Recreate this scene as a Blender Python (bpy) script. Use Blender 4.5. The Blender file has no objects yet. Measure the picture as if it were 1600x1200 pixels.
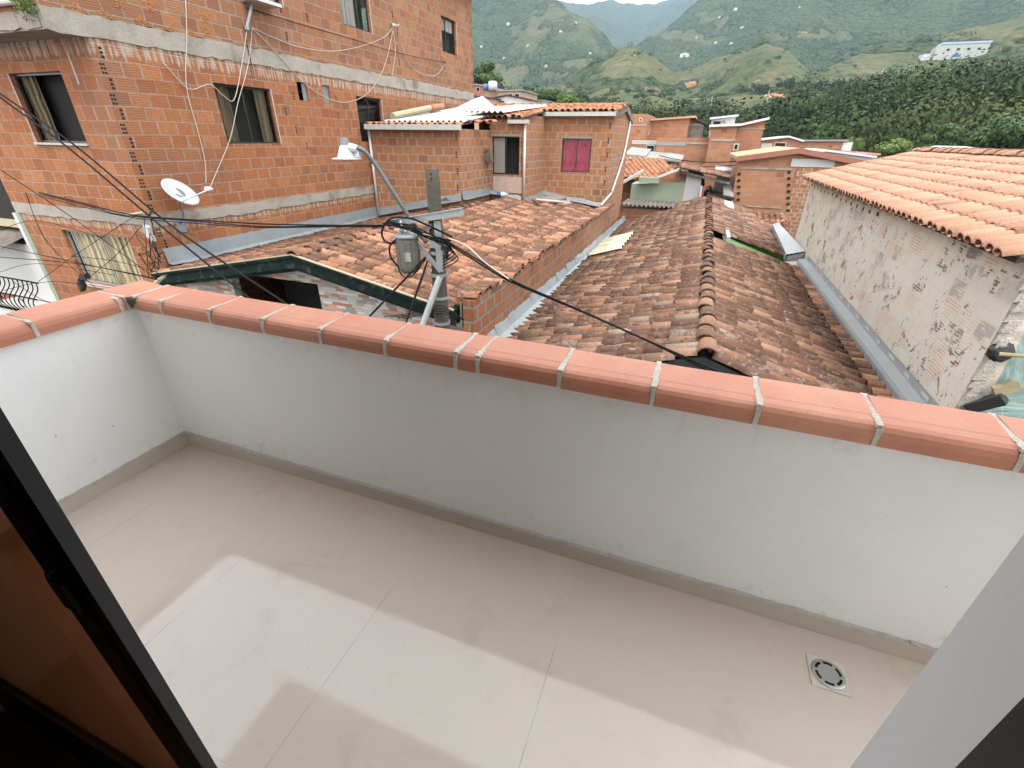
import bpy, math, random
import numpy as np
from mathutils import Vector, Matrix
random.seed(7); rng = np.random.default_rng(7)
C = bpy.context.scene.collection
sc = bpy.context.scene
PI = math.pi

# ------------------------------------------------------------------ camera
F, YAW, PITCH, ROLL, CAMZ = 716.33, -0.35364, 0.49285, 0.013176, 1.6
def _axes():
    cy, sy = math.cos(YAW), math.sin(YAW)
    f0 = np.array([sy, cy, 0]); r0 = np.array([cy, -sy, 0]); u0 = np.array([0, 0, 1.])
    f = f0*math.cos(PITCH)-u0*math.sin(PITCH); u = u0*math.cos(PITCH)+f0*math.sin(PITCH)
    return r0*math.cos(ROLL)+u*math.sin(ROLL), u*math.cos(ROLL)-r0*math.sin(ROLL), f
AR, AU, AF = _axes()
cam_d = bpy.data.cameras.new('camera'); cam = bpy.data.objects.new('camera', cam_d); C.objects.link(cam)
mw = Matrix.Identity(4)
for i in range(3):
    mw[i][0] = AR[i]; mw[i][1] = AU[i]; mw[i][2] = -AF[i]
mw[2][3] = CAMZ
cam.matrix_world = mw
cam_d.sensor_width = 36; cam_d.lens = 36*F/1600; cam_d.clip_start = 0.02; cam_d.clip_end = 30000
sc.camera = cam

# ------------------------------------------------------------------ sky, sun, exposure
SUN_EL, SUN_AZ = math.radians(60), math.radians(140)      # azimuth clockwise from +Y
w = bpy.data.worlds.new('World'); sc.world = w; w.use_nodes = True
nt = w.node_tree; nt.nodes.clear()
sky = nt.nodes.new('ShaderNodeTexSky'); sky.sky_type = 'NISHITA'; sky.sun_disc = False
sky.sun_elevation = SUN_EL; sky.sun_rotation = SUN_AZ; sky.dust_density = 3; sky.air_density = 1
tc = nt.nodes.new('ShaderNodeTexCoord')
no = nt.nodes.new('ShaderNodeTexNoise'); no.inputs['Scale'].default_value = 2.2; no.inputs['Detail'].default_value = 6
rm = nt.nodes.new('ShaderNodeValToRGB')
rm.color_ramp.elements[0].position = .3; rm.color_ramp.elements[0].color = (8.6, 8.6, 8.8, 1)
rm.color_ramp.elements[1].position = .7; rm.color_ramp.elements[1].color = (13.2, 12.9, 12.4, 1)
mx = nt.nodes.new('ShaderNodeMix'); mx.data_type = 'RGBA'; mx.inputs[0].default_value = .85
bg = nt.nodes.new('ShaderNodeBackground'); bg.inputs['Strength'].default_value = .15
wo = nt.nodes.new('ShaderNodeOutputWorld')
L = nt.links.new
L(tc.outputs['Generated'], no.inputs['Vector']); L(no.outputs['Fac'], rm.inputs['Fac'])
L(sky.outputs[0], mx.inputs[6]); L(rm.outputs[0], mx.inputs[7]); L(mx.outputs[2], bg.inputs['Color']); L(bg.outputs[0], wo.inputs['Surface'])
sun_d = bpy.data.lights.new('sun', 'SUN'); sun = bpy.data.objects.new('sun', sun_d); C.objects.link(sun)
sun_d.energy = 1.3; sun_d.angle = math.radians(25); sun_d.color = (1, .95, .87)
sv = Vector((math.sin(SUN_AZ)*math.cos(SUN_EL), math.cos(SUN_AZ)*math.cos(SUN_EL), math.sin(SUN_EL)))
sun.rotation_euler = sv.to_track_quat('Z', 'Y').to_euler()
sc.view_settings.view_transform = 'Standard'; sc.view_settings.look = 'None'; sc.view_settings.gamma = 1
sc.view_settings.exposure = 1.33
sc.render.engine = 'CYCLES'
sc.cycles.use_denoising = True; sc.cycles.max_bounces = 8; sc.cycles.volume_bounces = 0
sc.cycles.transparent_max_bounces = 8

# ------------------------------------------------------------------ reading the place from its sight lines
def ray(p): return (p[0]-800)/F*AR-(p[1]-600)/F*AU+AF
def on_y(p, y): d = ray(p); return d*(y/d[1])+np.array([0, 0, CAMZ])
def on_x(p, x): d = ray(p); return d*(x/d[0])+np.array([0, 0, CAMZ])
def on_z(p, z): d = ray(p); return d*((z-CAMZ)/d[2])+np.array([0, 0, CAMZ])

# ------------------------------------------------------------------ mesh builder
class MB:
    def __init__(s): s.v = []; s.f = []; s.r = []; s.cur = 0.5
    def rnd(s, v=None): s.cur = random.random() if v is None else v; return s
    def add(s, vs, fs):
        o = len(s.v); s.v.extend([tuple(map(float, q)) for q in vs])
        for f in fs: s.f.append(tuple(o+i for i in f)); s.r.append(s.cur)
        return s
    def quad(s, a, b, c, d): return s.add([a, b, c, d], [(0, 1, 2, 3)])
    def box(s, x0, x1, y0, y1, z0, z1):
        v = [(x, y, z) for x in (x0, x1) for y in (y0, y1) for z in (z0, z1)]
        return s.add(v, [(0, 1, 3, 2), (4, 6, 7, 5), (0, 4, 5, 1), (2, 3, 7, 6), (0, 2, 6, 4), (1, 5, 7, 3)])
    def obox(s, c, ax, ay, az):          # centre and three half-axis vectors
        c, ax, ay, az = (np.array(q, float) for q in (c, ax, ay, az))
        v = [c+i*ax+j*ay+k*az for i in (-1, 1) for j in (-1, 1) for k in (-1, 1)]
        return s.add(v, [(0, 1, 3, 2), (4, 6, 7, 5), (0, 4, 5, 1), (2, 3, 7, 6), (0, 2, 6, 4), (1, 5, 7, 3)])
    def bar(s, a, b, w_, h_, up=(0, 0, 1)):
        a, b, up = (np.array(q, float) for q in (a, b, up))
        d = b-a; l = np.linalg.norm(d); d /= l
        sd = np.cross(d, up); sd /= max(1e-6, np.linalg.norm(sd)); n = np.cross(sd, d)
        return s.obox((a+b)/2, d*l/2, sd*w_/2, n*h_/2)
    def tube(s, pts, r, n=8, cap=True):
        pts = [np.array(p, float) for p in pts]; rs = r if isinstance(r, (list, tuple)) else [r]*len(pts)
        o = len(s.v); prev = None
        for i, p in enumerate(pts):
            d = (pts[min(i+1, len(pts)-1)]-pts[max(i-1, 0)]); d /= max(1e-9, np.linalg.norm(d))
            if prev is None:
                a = np.cross(d, (0, 0, 1)) if abs(d[2]) < .9 else np.cross(d, (1, 0, 0))
            else: a = prev-d*np.dot(prev, d)
            a /= np.linalg.norm(a); b = np.cross(d, a); prev = a
            for k in range(n):
                t = 2*PI*k/n; s.v.append(tuple(p+rs[i]*(a*math.cos(t)+b*math.sin(t))))
        for i in range(len(pts)-1):
            for k in range(n):
                s.f.append((o+i*n+k, o+i*n+(k+1) % n, o+(i+1)*n+(k+1) % n, o+(i+1)*n+k)); s.r.append(s.cur)
        if cap:
            s.f.append(tuple(o+k for k in range(n))[::-1]); s.r.append(s.cur)
            s.f.append(tuple(o+(len(pts)-1)*n+k for k in range(n))); s.r.append(s.cur)
        return s
    def lathe(s, c, prof, n=20, ax=(0, 0, 1)):
        ax = np.array(ax, float); ax /= np.linalg.norm(ax); c = np.array(c, float)
        a = np.cross(ax, (0, 1, 0)) if abs(ax[1]) < .9 else np.cross(ax, (1, 0, 0)); a /= np.linalg.norm(a); b = np.cross(ax, a)
        vs = []; fs = []
        for r, h in prof:
            for k in range(n):
                t = 2*PI*k/n; vs.append(c+ax*h+r*(a*math.cos(t)+b*math.sin(t)))
        for i in range(len(prof)-1):
            for k in range(n): fs.append((i*n+k, i*n+(k+1) % n, (i+1)*n+(k+1) % n, (i+1)*n+k))
        return s.add(vs, fs)
    def prism(s, pts, T, d0, d1):        # polygon (u,z) pushed between outward depths d0 and d1
        n = len(pts); vs = [T(u, d0, z) for u, z in pts]+[T(u, d1, z) for u, z in pts]
        return s.add(vs, [tuple(range(n)), tuple(range(2*n-1, n-1, -1))]+[(i, i+n, (i+1) % n+n, (i+1) % n) for i in range(n)])
    def build(s, name, mat_, parent=None, smooth=False):
        me = bpy.data.meshes.new(name)
        o = bpy.data.objects.new(name, me)
        V = np.array(s.v) if len(s.v) else np.zeros((0, 3))
        if parent is not None:
            org = np.array(parent['_org'][:]); o.parent = parent
        else:
            org = np.array([(V[:, 0].min()+V[:, 0].max())/2, (V[:, 1].min()+V[:, 1].max())/2, V[:, 2].min()]); o.location = org
        o['_org'] = [float(q) for q in org]
        me.from_pydata([tuple(q) for q in (V-org)], [], s.f)
        at_ = me.attributes.new('rnd', 'FLOAT', 'FACE'); at_.data.foreach_set('value', s.r)
        me.materials.append(mat_)
        if smooth: me.polygons.foreach_set('use_smooth', [True]*len(s.f))
        me.update(); C.objects.link(o)
        return o
def fix_normals():
    import bmesh
    for o in list(bpy.data.objects):
        if o.type == 'MESH' and len(o.data.polygons) < 4000 and o.get('_keep') is None and o.data.users == 1:
            bm = bmesh.new(); bm.from_mesh(o.data); bmesh.ops.recalc_face_normals(bm, faces=bm.faces); bm.to_mesh(o.data); bm.free()

def thing(name, label, cat, loc, group=None):
    o = bpy.data.objects.new(name, None); C.objects.link(o); o.location = loc; o.empty_display_size = .2
    o['_org'] = [float(q) for q in loc]; o['label'] = label; o['category'] = cat
    if group: o['group'] = group
    return o
def tag(o, label, cat, group=None):
    o['label'] = label; o['category'] = cat
    if group: o['group'] = group
    return o
def struct(o): o['kind'] = 'structure'; return o

# ------------------------------------------------------------------ materials
class G:
    def __init__(s, name):
        s.m = bpy.data.materials.new(name); s.m.use_nodes = True; s.t = s.m.node_tree; s.t.nodes.clear()
        s.out = s.t.nodes.new('ShaderNodeOutputMaterial'); s.b = s.t.nodes.new('ShaderNodeBsdfPrincipled')
        s.t.links.new(s.b.outputs[0], s.out.inputs['Surface'])
        g = s.t.nodes.new('ShaderNodeNewGeometry'); s.pos = g.outputs['Position']; s.geo = g
    def put(s, sock, v):
        if v is None: return
        if hasattr(v, 'is_output') or isinstance(v, bpy.types.NodeSocket): s.t.links.new(v, sock)
        else:
            try: sock.default_value = v
            except Exception:
                sock.default_value = (v[0], v[1], v[2], 1) if hasattr(v, '__len__') else (v, v, v, 1)
    def math(s, op, a, b=None, c=None, clamp=False):
        n = s.t.nodes.new('ShaderNodeMath'); n.operation = op; n.use_clamp = clamp
        for i, q in enumerate((a, b, c)):
            if q is not None: s.put(n.inputs[i], q)
        return n.outputs[0]
    def noise(s, scale, detail=4, vec=None, rough=.55, dist=0, col=False):
        n = s.t.nodes.new('ShaderNodeTexNoise'); n.inputs['Scale'].default_value = scale
        n.inputs['Detail'].default_value = detail; n.inputs['Roughness'].default_value = rough; n.inputs['Distortion'].default_value = dist
        s.put(n.inputs['Vector'], s.pos if vec is None else vec); return n.outputs['Color' if col else 'Fac']
    def vor(s, scale, vec=None, feature='F1', out='Distance'):
        n = s.t.nodes.new('ShaderNodeTexVoronoi'); n.feature = feature; n.inputs['Scale'].default_value = scale
        s.put(n.inputs['Vector'], s.pos if vec is None else vec); return n.outputs[out]
    def white(s, vec):
        n = s.t.nodes.new('ShaderNodeTexWhiteNoise'); n.noise_dimensions = '3D'; s.put(n.inputs['Vector'], vec)
        return n.outputs['Value'], n.outputs['Color']
    def xyz(s, v=None):
        n = s.t.nodes.new('ShaderNodeSeparateXYZ'); s.put(n.inputs[0], s.pos if v is None else v); return n.outputs
    def comb(s, x=0, y=0, z=0):
        n = s.t.nodes.new('ShaderNodeCombineXYZ'); s.put(n.inputs[0], x); s.put(n.inputs[1], y); s.put(n.inputs[2], z); return n.outputs[0]
    def scalev(s, v, k):
        n = s.t.nodes.new('ShaderNodeVectorMath'); n.operation = 'MULTIPLY'; s.put(n.inputs[0], v); n.inputs[1].default_value = k; return n.outputs[0]
    def mr(s, v, a, b, c=0., d=1., smooth=True):
        n = s.t.nodes.new('ShaderNodeMapRange'); n.interpolation_type = 'SMOOTHSTEP' if smooth else 'LINEAR'
        for i, q in enumerate((v, a, b, c, d)): s.put(n.inputs[i], q)
        return n.outputs[0]
    def mix(s, f, a, b, mode='MIX'):
        n = s.t.nodes.new('ShaderNodeMix'); n.data_type = 'RGBA'; n.blend_type = mode
        s.put(n.inputs[0], f)
        for i, q in ((6, a), (7, b)):
            if isinstance(q, tuple): n.inputs[i].default_value = (*q[:3], 1)
            else: s.put(n.inputs[i], q)
        return n.outputs[2]
    def ramp(s, v, stops, const=False):
        n = s.t.nodes.new('ShaderNodeValToRGB'); r = n.color_ramp
        if const: r.interpolation = 'CONSTANT'
        while len(r.elements) < len(stops): r.elements.new(.5)
        for e, (p, c) in zip(r.elements, stops): e.position = p; e.color = (*c, 1)
        s.put(n.inputs[0], v); return n.outputs[0]
    def attr(s, name='rnd'):
        n = s.t.nodes.new('ShaderNodeAttribute'); n.attribute_name = name; return n.outputs['Fac']
    def bump(s, h, dist=.01, strength=1, prev=None):
        n = s.t.nodes.new('ShaderNodeBump'); n.inputs['Distance'].default_value = dist; n.inputs['Strength'].default_value = strength
        s.put(n.inputs['Height'], h)
        if prev is not None: s.put(n.inputs['Normal'], prev)
        return n.outputs[0]
    def done(s, col, rough=.8, nrm=None, metal=0, spec=None):
        if isinstance(col, tuple): s.b.inputs['Base Color'].default_value = (*col[:3], 1)
        else: s.put(s.b.inputs['Base Color'], col)
        s.put(s.b.inputs['Roughness'], rough); s.b.inputs['Metallic'].default_value = metal
        if nrm is not None: s.put(s.b.inputs['Normal'], nrm)
        if spec is not None: s.b.inputs['Specular IOR Level'].default_value = spec
        return s.m

KO = .565
KEEP = ('render', 'skirt', 'filler', 'grout', 'drain', 'grate', 'black', 'room', 'logo', 'shade_black', 'dark_interior')
def plain(name, col, rough=.6, metal=0, var=.15, vs=6, bump=0, spec=None, dirt=None):
    if not any(k in name for k in KEEP): col = tuple(q*KO for q in col)
    g = G(name); n = g.noise(vs, 5)
    c = g.mix(n, tuple(q*(1-var) for q in col), tuple(min(1, q*(1+var)) for q in col))
    if dirt:
        c = g.mix(g.mr(g.noise(vs*.6, 6, rough=.65), .5, .72, 0, dirt[1]), c, dirt[0])
    return g.done(c, rough, g.bump(g.noise(vs*6, 4), bump) if bump else None, metal, spec)

def brick(name, cols, mort=(.46, .31, .23), rh=.215, bw=.335, mw_=.014, smear=.0, smearcol=None, dark=.1, bands=(), stain=.5, holes=0., fine=1.):
    cols = [(q[0]*KO*1.04, q[1]*KO*1.03, q[2]*KO*.84) for q in cols]; mort = tuple(q*KO for q in mort)
    if smearcol: smearcol = tuple(tuple(q*KO*q_ for q, q_ in zip(k, (1.26, 1.24, 1.17))) for k in smearcol)
    g = G(name); X = g.xyz()
    wob = g.noise(1.1, 2); wob2 = g.noise(9, 3)
    u = g.math('ADD', g.math('ADD', X[0], X[1]), g.math('MULTIPLY', g.math('SUBTRACT', wob2, .5), .03))
    z = g.math('ADD', X[2], g.math('MULTIPLY', g.math('SUBTRACT', wob, .5), .05))
    z = g.math('ADD', z, g.math('MULTIPLY', g.math('SUBTRACT', g.noise(7, 2), .5), .014))
    zr = g.math('DIVIDE', g.math('ADD', z, 50.03), rh); row = g.math('FLOOR', zr); fz = g.math('FRACT', zr)
    rr, _ = g.white(g.comb(row, 3.3, 1.1))
    half = g.math('MULTIPLY', g.math('MODULO', row, 2.), .5)
    ub = g.math('ADD', g.math('DIVIDE', g.math('ADD', u, 200), bw), g.math('ADD', half, g.math('MULTIPLY', rr, .22)))
    bid = g.math('FLOOR', ub); fu = g.math('FRACT', ub)
    wv, wc = g.white(g.comb(bid, row, 0)); W = g.xyz(wc)
    du = g.math('MULTIPLY', g.math('MINIMUM', fu, g.math('SUBTRACT', 1, fu)), bw)
    dz = g.math('MULTIPLY', g.math('MINIMUM', fz, g.math('SUBTRACT', 1, fz)), rh)
    jw = g.math('MULTIPLY', g.math('ADD', .45, g.math('MULTIPLY', g.math('POWER', W[1], 4), 1.6)), mw_)
    jz = g.math('MULTIPLY', g.math('ADD', .3, g.math('MULTIPLY', rr, .35)), mw_)
    en = g.math('MULTIPLY', g.math('SUBTRACT', g.noise(30, 4), .5), .016)
    mu = g.mr(g.math('ADD', du, en), jw, g.math('ADD', jw, .005)); mz = g.mr(g.math('ADD', dz, en), jz, g.math('ADD', jz, .005))
    mask = g.math('MULTIPLY', mu, mz)
    c = g.ramp(wv, [(0, cols[0]), (.35, cols[1]), (.62, cols[2]), (.85, cols[3]), (1, cols[0])])
    c = g.mix(g.mr(W[2], 1-dark-.02, 1-dark+.02), c, (.19, .085, .05))
    grain = g.noise(26, 5, vec=g.comb(g.math('MULTIPLY', u, .35), 0, X[2]))
    c = g.mix(g.mr(grain, .3, .75, 0, .5), c, tuple(q*.6 for q in cols[1]))
    c = g.mix(g.mr(g.noise(.55, 6, rough=.65), .5, .75, 0, stain), c, (.17, .09, .055))
    dj_ = g.math('MINIMUM', du, dz); sq = g.math('MULTIPLY', g.mr(g.noise(6, 6, rough=.7), .53, .63), g.mr(dj_, .006, .045, 1, 0))
    fl = g.math('SINE', g.math('MULTIPLY', fz, 2*PI*6))
    mc = g.mix(g.noise(5, 5), tuple(q*.72 for q in mort), tuple(q*1.15 for q in mort))
    if smear > 0:
        sm = g.noise(2.6, 7, rough=.68); sm2 = g.noise(9, 5, rough=.7)
        smv = g.math('ADD', g.math('MULTIPLY', sm, .65), g.math('MULTIPLY', sm2, .35))
        smv = g.math('ADD', smv, g.math('MULTIPLY', g.math('SUBTRACT', wv, .5), .16))
        sk = g.mr(smv, .62-smear*.3, .66-smear*.3)
        rib = g.mr(fl, -.2, .6)
        sk = g.math('MAXIMUM', sk, g.math('MULTIPLY', g.mr(g.math('ADD', smv, 0.03), .60-smear*.3, .64-smear*.3), rib))
        if smearcol:
            sc_ = g.mix(g.noise(1.3, 6, rough=.6), smearcol[0], smearcol[1]); mc = g.mix(g.mr(g.noise(.9, 4), .3, .7), sc_, g.mix(.5, sc_, smearcol[1]))
        c = g.mix(sk, c, mc); mask2 = g.math('MULTIPLY', mask, g.math('SUBTRACT', 1, sk))
        c = g.mix(g.math('ADD', .70, g.math('MULTIPLY', mask, .30)), g.mix(.35, mc, tuple(q*.6 for q in (smearcol[0] if smearcol else mort))) , c)
        pe = g.math('MULTIPLY', g.math('MULTIPLY', g.mr(W[0], .55, .6), g.mr(g.noise(1.7, 4, rough=.7), .42, .56)), g.mr(g.math('ADD', g.math('MULTIPLY', fl, .25), sm2), .38, .62))
        c = g.mix(g.math('MULTIPLY', g.math('MULTIPLY', pe, mask), .75), c, (.50, .29, .19))
        gp = g.math('MULTIPLY', g.mr(W[1], .86, .9), g.mr(g.noise(7, 4, rough=.7), .42, .55)); c = g.mix(g.math('MULTIPLY', g.math('MULTIPLY', gp, mask), .8), c, (.30, .29, .27))
        if holes > 0:
            hm = g.math('MULTIPLY', g.mr(g.noise(6.5, 3, rough=.75, dist=.8), .645-holes*.1, .66-holes*.1), g.mr(g.noise(1.5, 2), .42, .55))
            c = g.mix(hm, c, (.17, .165, .16))
    else:
        sk = 0.; mask2 = mask; c = g.mix(g.math('MULTIPLY', sq, .75), c, mc)
        c = g.mix(mask, mc, c)
    for zb, hgt in bands:                 # cement drips just under a cast slab
        dd = g.math('SUBTRACT', zb, X[2]); dn = g.noise(14, 4, vec=g.comb(u, 0, g.math('MULTIPLY', X[2], .08)))
        k = g.math('MULTIPLY', g.mr(dd, 0, .003), g.mr(g.math('DIVIDE', dd, g.math('MULTIPLY', dn, hgt*2)), .8, 1.0, 1, 0))
        c = g.mix(g.math('MULTIPLY', k, g.mr(dn, .42, .6)), c, (.31, .26, .21))
    h = g.math('ADD', mask2, g.math('MULTIPLY', g.math('MULTIPLY', fl, mask2), .10*fine))
    h = g.math('ADD', h, g.math('MULTIPLY', g.noise(45, 4), .5))
    return g.done(c, .92, g.bump(h, .014, .9), spec=.2)

ORG = [(.40, .155, .085), (.46, .185, .10), (.34, .125, .07), (.52, .235, .135)]
M = {}
M['brickA'] = brick('hollow_brick_wall', ORG, bands=[(2.93, .22), (.05, .12)], dark=.06, stain=.85)
M['brickAup'] = brick('weathered_brick_wall', [(.40, .175, .105), (.47, .22, .135), (.34, .155, .105), (.48, .25, .16)], dark=.2, stain=1., mort=(.42, .33, .27))
M['brickU'] = brick('pointed_brick_wall', [(.45, .20, .12), (.50, .225, .13), (.43, .18, .105), (.52, .26, .16)], mort=(.46, .38, .31), mw_=.026, dark=.03, stain=.2)
M['brickP'] = brick('party_brick_wall', ORG, mort=(.33, .28, .24), mw_=.032, dark=.14, stain=.9)
M['brickR'] = brick('rendered_rough_brick', [(.52, .23, .14), (.56, .27, .17), (.45, .19, .11), (.58, .30, .20)], mort=(.6, .56, .5), smear=.86,
                    smearcol=((.62, .585, .53), (.78, .75, .69)), dark=.0, stain=.05, holes=.35)
M['brickF'] = brick('far_brick_wall', [(.48, .23, .165), (.54, .27, .19), (.44, .20, .145), (.57, .30, .22)], mort=(.46, .33, .26), mw_=.010, dark=.03, stain=.6, fine=.5)
M['brickF2'] = brick('far_coursed_brick', [(.42, .17, .11), (.50, .23, .15), (.38, .15, .10), (.52, .26, .17)], mort=(.50, .42, .34), mw_=.03, rh=.16, bw=.3, dark=.05, stain=.3)
def tilemat(name, cols, stain, lich, tvar=.16):
    cols = [(q[0]*KO*1.05, q[1]*KO, q[2]*KO*.94) for q in cols]
    g = G(name); r = g.attr()
    c = g.ramp(r, [(i/(len(cols)-1), q) for i, q in enumerate(cols)])
    n1 = g.noise(3.2, 7, rough=.7); n2 = g.noise(.75, 4); n3 = g.noise(17, 5, rough=.7)
    v = g.math('ADD', g.math('ADD', g.math('MULTIPLY', n1, .5), g.math('MULTIPLY', n2, .35)), g.math('MULTIPLY', g.math('SUBTRACT', n3, .28), .55))
    v = g.math('ADD', v, g.math('MULTIPLY', g.math('SUBTRACT', g.math('FRACT', g.math('MULTIPLY', r, 7.31)), .5), tvar))
    c = g.mix(g.mr(v, .60-stain*.16, .70-stain*.14, 0, min(.92, .3+.9*stain)), c, (.085, .048, .036))
    c = g.mix(g.mr(g.noise(13, 6, rough=.8), .56, .62, 0, lich*.8), c, (.27, .245, .21))
    c = g.mix(g.mr(g.noise(38, 3), .3, .8, 0, .35), c, tuple(q*.62 for q in cols[1]))
    return g.done(c, .93, g.bump(g.noise(40, 5), .006), spec=.15)
M['tileB'] = tilemat('orange_clay_tile', [(.36, .17, .105), (.52, .28, .18), (.42, .20, .12), (.58, .36, .25), (.46, .23, .14)], .95, .4, .24)
M['tileBr'] = tilemat('old_stained_clay_tile', [(.19, .105, .075), (.42, .23, .155), (.23, .13, .095), (.56, .34, .23), (.28, .19, .15), (.50, .25, .15), (.18, .115, .09), (.44, .37, .30), (.26, .14, .10)], .92, 1., .42)
M['tileW'] = tilemat('new_peach_clay_tile', [(.66, .385, .275), (.72, .43, .31), (.62, .355, .25), (.77, .48, .36)], .12, .05)
M['tileU'] = tilemat('upper_roof_tile', [(.50, .22, .13), (.60, .32, .2), (.55, .27, .17), (.64, .40, .24)], .25, .25)
M['deck'] = plain('dark_roof_deck', (.06, .045, .04), .95)
M['conc'] = plain('cast_concrete', (.42, .385, .33), .92, var=.3, vs=3, bump=.01, dirt=((.10, .085, .07), .9))
M['cement'] = plain('smeared_cement', (.36, .31, .27), .92, var=.25, vs=9, bump=.01)
M['zinc'] = plain('zinc_flashing', (.36, .40, .42), .5, metal=.35, var=.22, vs=5, bump=.004, dirt=((.17, .17, .17), .6))
M['gutter'] = plain('pale_metal_gutter', (.52, .55, .56), .4, metal=.3, var=.08, vs=3)
M['gutterW'] = plain('weathered_white_gutter', (.60, .60, .56), .6, var=.15, vs=8, dirt=((.25, .22, .19), .6))
M['green'] = plain('peeling_dark_green_fascia', (.010, .024, .021), .85, var=.4, vs=10, bump=.004, spec=.12, dirt=((.10, .12, .10), .35))
M['black'] = plain('black_cable_rubber', (.010, .010, .011), .85, var=.1, spec=.08)
M['blackm'] = plain('black_window_metal', (.014, .013, .016), .4, var=.1)
M['white'] = plain('white_paint', (.74, .74, .73), .55, var=.05)
M['pvc'] = plain('white_pvc_pipe', (.74, .69, .65), .4, var=.08, vs=4, dirt=((.4, .3, .22), .4))
M['wcable'] = plain('white_cable_sheath', (.62, .55, .48), .6, var=.1)
M['galv'] = plain('galvanised_steel', (.50, .55, .55), .42, metal=.5, var=.12, vs=14)
M['polewood'] = plain('weathered_concrete_pole', (.12, .105, .085), .95, var=.5, vs=14, bump=.02, dirt=((.05, .045, .035), .8))
M['tank'] = plain('stained_transformer_steel', (.16, .16, .14), .7, var=.35, vs=11, bump=.006, dirt=((.07, .065, .055), .8))
M['lampwhite'] = plain('lamp_housing_enamel', (.66, .69, .70), .35, var=.05)
M['clear'] = plain('lamp_refractor', (.5, .52, .5), .2, var=.05)
M['shade_black'] = plain('dark_interior', (.006, .005, .005), .95)  # near-black that paints the shade inside rooms, holes and dark windows
M['cream'] = plain('cream_paint', (.52, .46, .30), .7)
M['bamboo'] = plain('cream_plastic_conduit', (.50, .46, .30), .6, var=.2)
M['wood'] = plain('dark_wood', (.09, .05, .03), .8)
M['reveal'] = plain('plastered_window_reveal', (.55, .54, .52), .85, var=.12)

def glassmat(name, tint, rough=.03, transp=.5):
    g = G(name); g.done((.01, .01, .012), rough)
    t = g.t.nodes.new('ShaderNodeBsdfTransparent'); t.inputs[0].default_value = (*tint, 1)
    mixs = g.t.nodes.new('ShaderNodeMixShader'); fr = g.t.nodes.new('ShaderNodeFresnel'); fr.inputs[0].default_value = 1.5
    g.b.inputs['Base Color'].default_value = (1, 1, 1, 1)
    bf = g.math('SUBTRACT', 1.3, g.math('MULTIPLY', g.geo.outputs['Backfacing'], 1.3-1/1.3)); g.t.links.new(bf, fr.inputs[0])
    gl = g.t.nodes.new('ShaderNodeBsdfGlossy'); gl.inputs['Roughness'].default_value = rough
    g.t.links.new(fr.outputs[0], mixs.inputs[0]); g.t.links.new(t.outputs[0], mixs.inputs[1]); g.t.links.new(gl.outputs[0], mixs.inputs[2])
    g.t.links.new(mixs.outputs[0], g.out.inputs['Surface']); return g.m
M['glass'] = glassmat('window_glass', (.95, .95, .95))
M['brownglass'] = glassmat('bronze_tinted_glass', (.46, .29, .20), .05)

def curtain(name, c1, c2, k=40):
    g = G(name); X = g.xyz(); u = g.math('ADD', X[0], X[1])
    u = g.math('ADD', u, g.math('MULTIPLY', g.noise(3, 2), .12))
    s_ = g.math('SINE', g.math('MULTIPLY', u, k)); s2 = g.mr(g.noise(1.8, 3, vec=g.comb(g.math('MULTIPLY', u, 2.5), 0, 0)), .42, .58)
    return g.done(g.mix(s2, c1, c2), .9, g.bump(s_, .03))
M['curt_cream'] = curtain('cream_striped_curtain', (.66, .60, .42), (.40, .33, .19), 38)
M['curt_red'] = curtain('crimson_curtain', (.36, .006, .05), (.27, .005, .038), 45)
M['curt_brown'] = curtain('dim_brown_curtain', (.13, .10, .055), (.06, .045, .03), 40)
M['curt_grey'] = curtain('pale_grey_curtain', (.42, .41, .38), (.2, .2, .18), 40)

def cladding():
    g = G('mixed_stone_cladding'); X = g.xyz(); u = g.math('ADD', X[0], X[1]); rh = .05
    row = g.math('FLOOR', g.math('DIVIDE', g.math('ADD', X[2], 10), rh)); fz = g.math('FRACT', g.math('DIVIDE', g.math('ADD', X[2], 10), rh))
    rr, _ = g.white(g.comb(row, 1, 1)); bw = g.math('ADD', .13, g.math('MULTIPLY', rr, .11))
    ub = g.math('DIVIDE', g.math('ADD', g.math('ADD', u, 30), rr), bw); bid = g.math('FLOOR', ub); fu = g.math('FRACT', ub)
    v, c_ = g.white(g.comb(bid, row, 4))
    c = g.ramp(v, [(0, (.34, .33, .30)), (.25, (.20, .19, .18)), (.45, (.28, .25, .21)), (.62, (.42, .41, .39)), (.74, (.26, .12, .08)), (.85, (.34, .32, .27)), (.93, (.44, .20, .13))], True)
    m = g.math('MULTIPLY', g.mr(g.math('MINIMUM', fz, g.math('SUBTRACT', 1, fz)), .02, .08), g.mr(g.math('MINIMUM', fu, g.math('SUBTRACT', 1, fu)), .01, .03))
    c = g.mix(m, g.mix(.5, c, (.2, .18, .16)), c)
    return g.done(c, .6, g.bump(m, .006))
M['clad'] = cladding()

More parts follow.
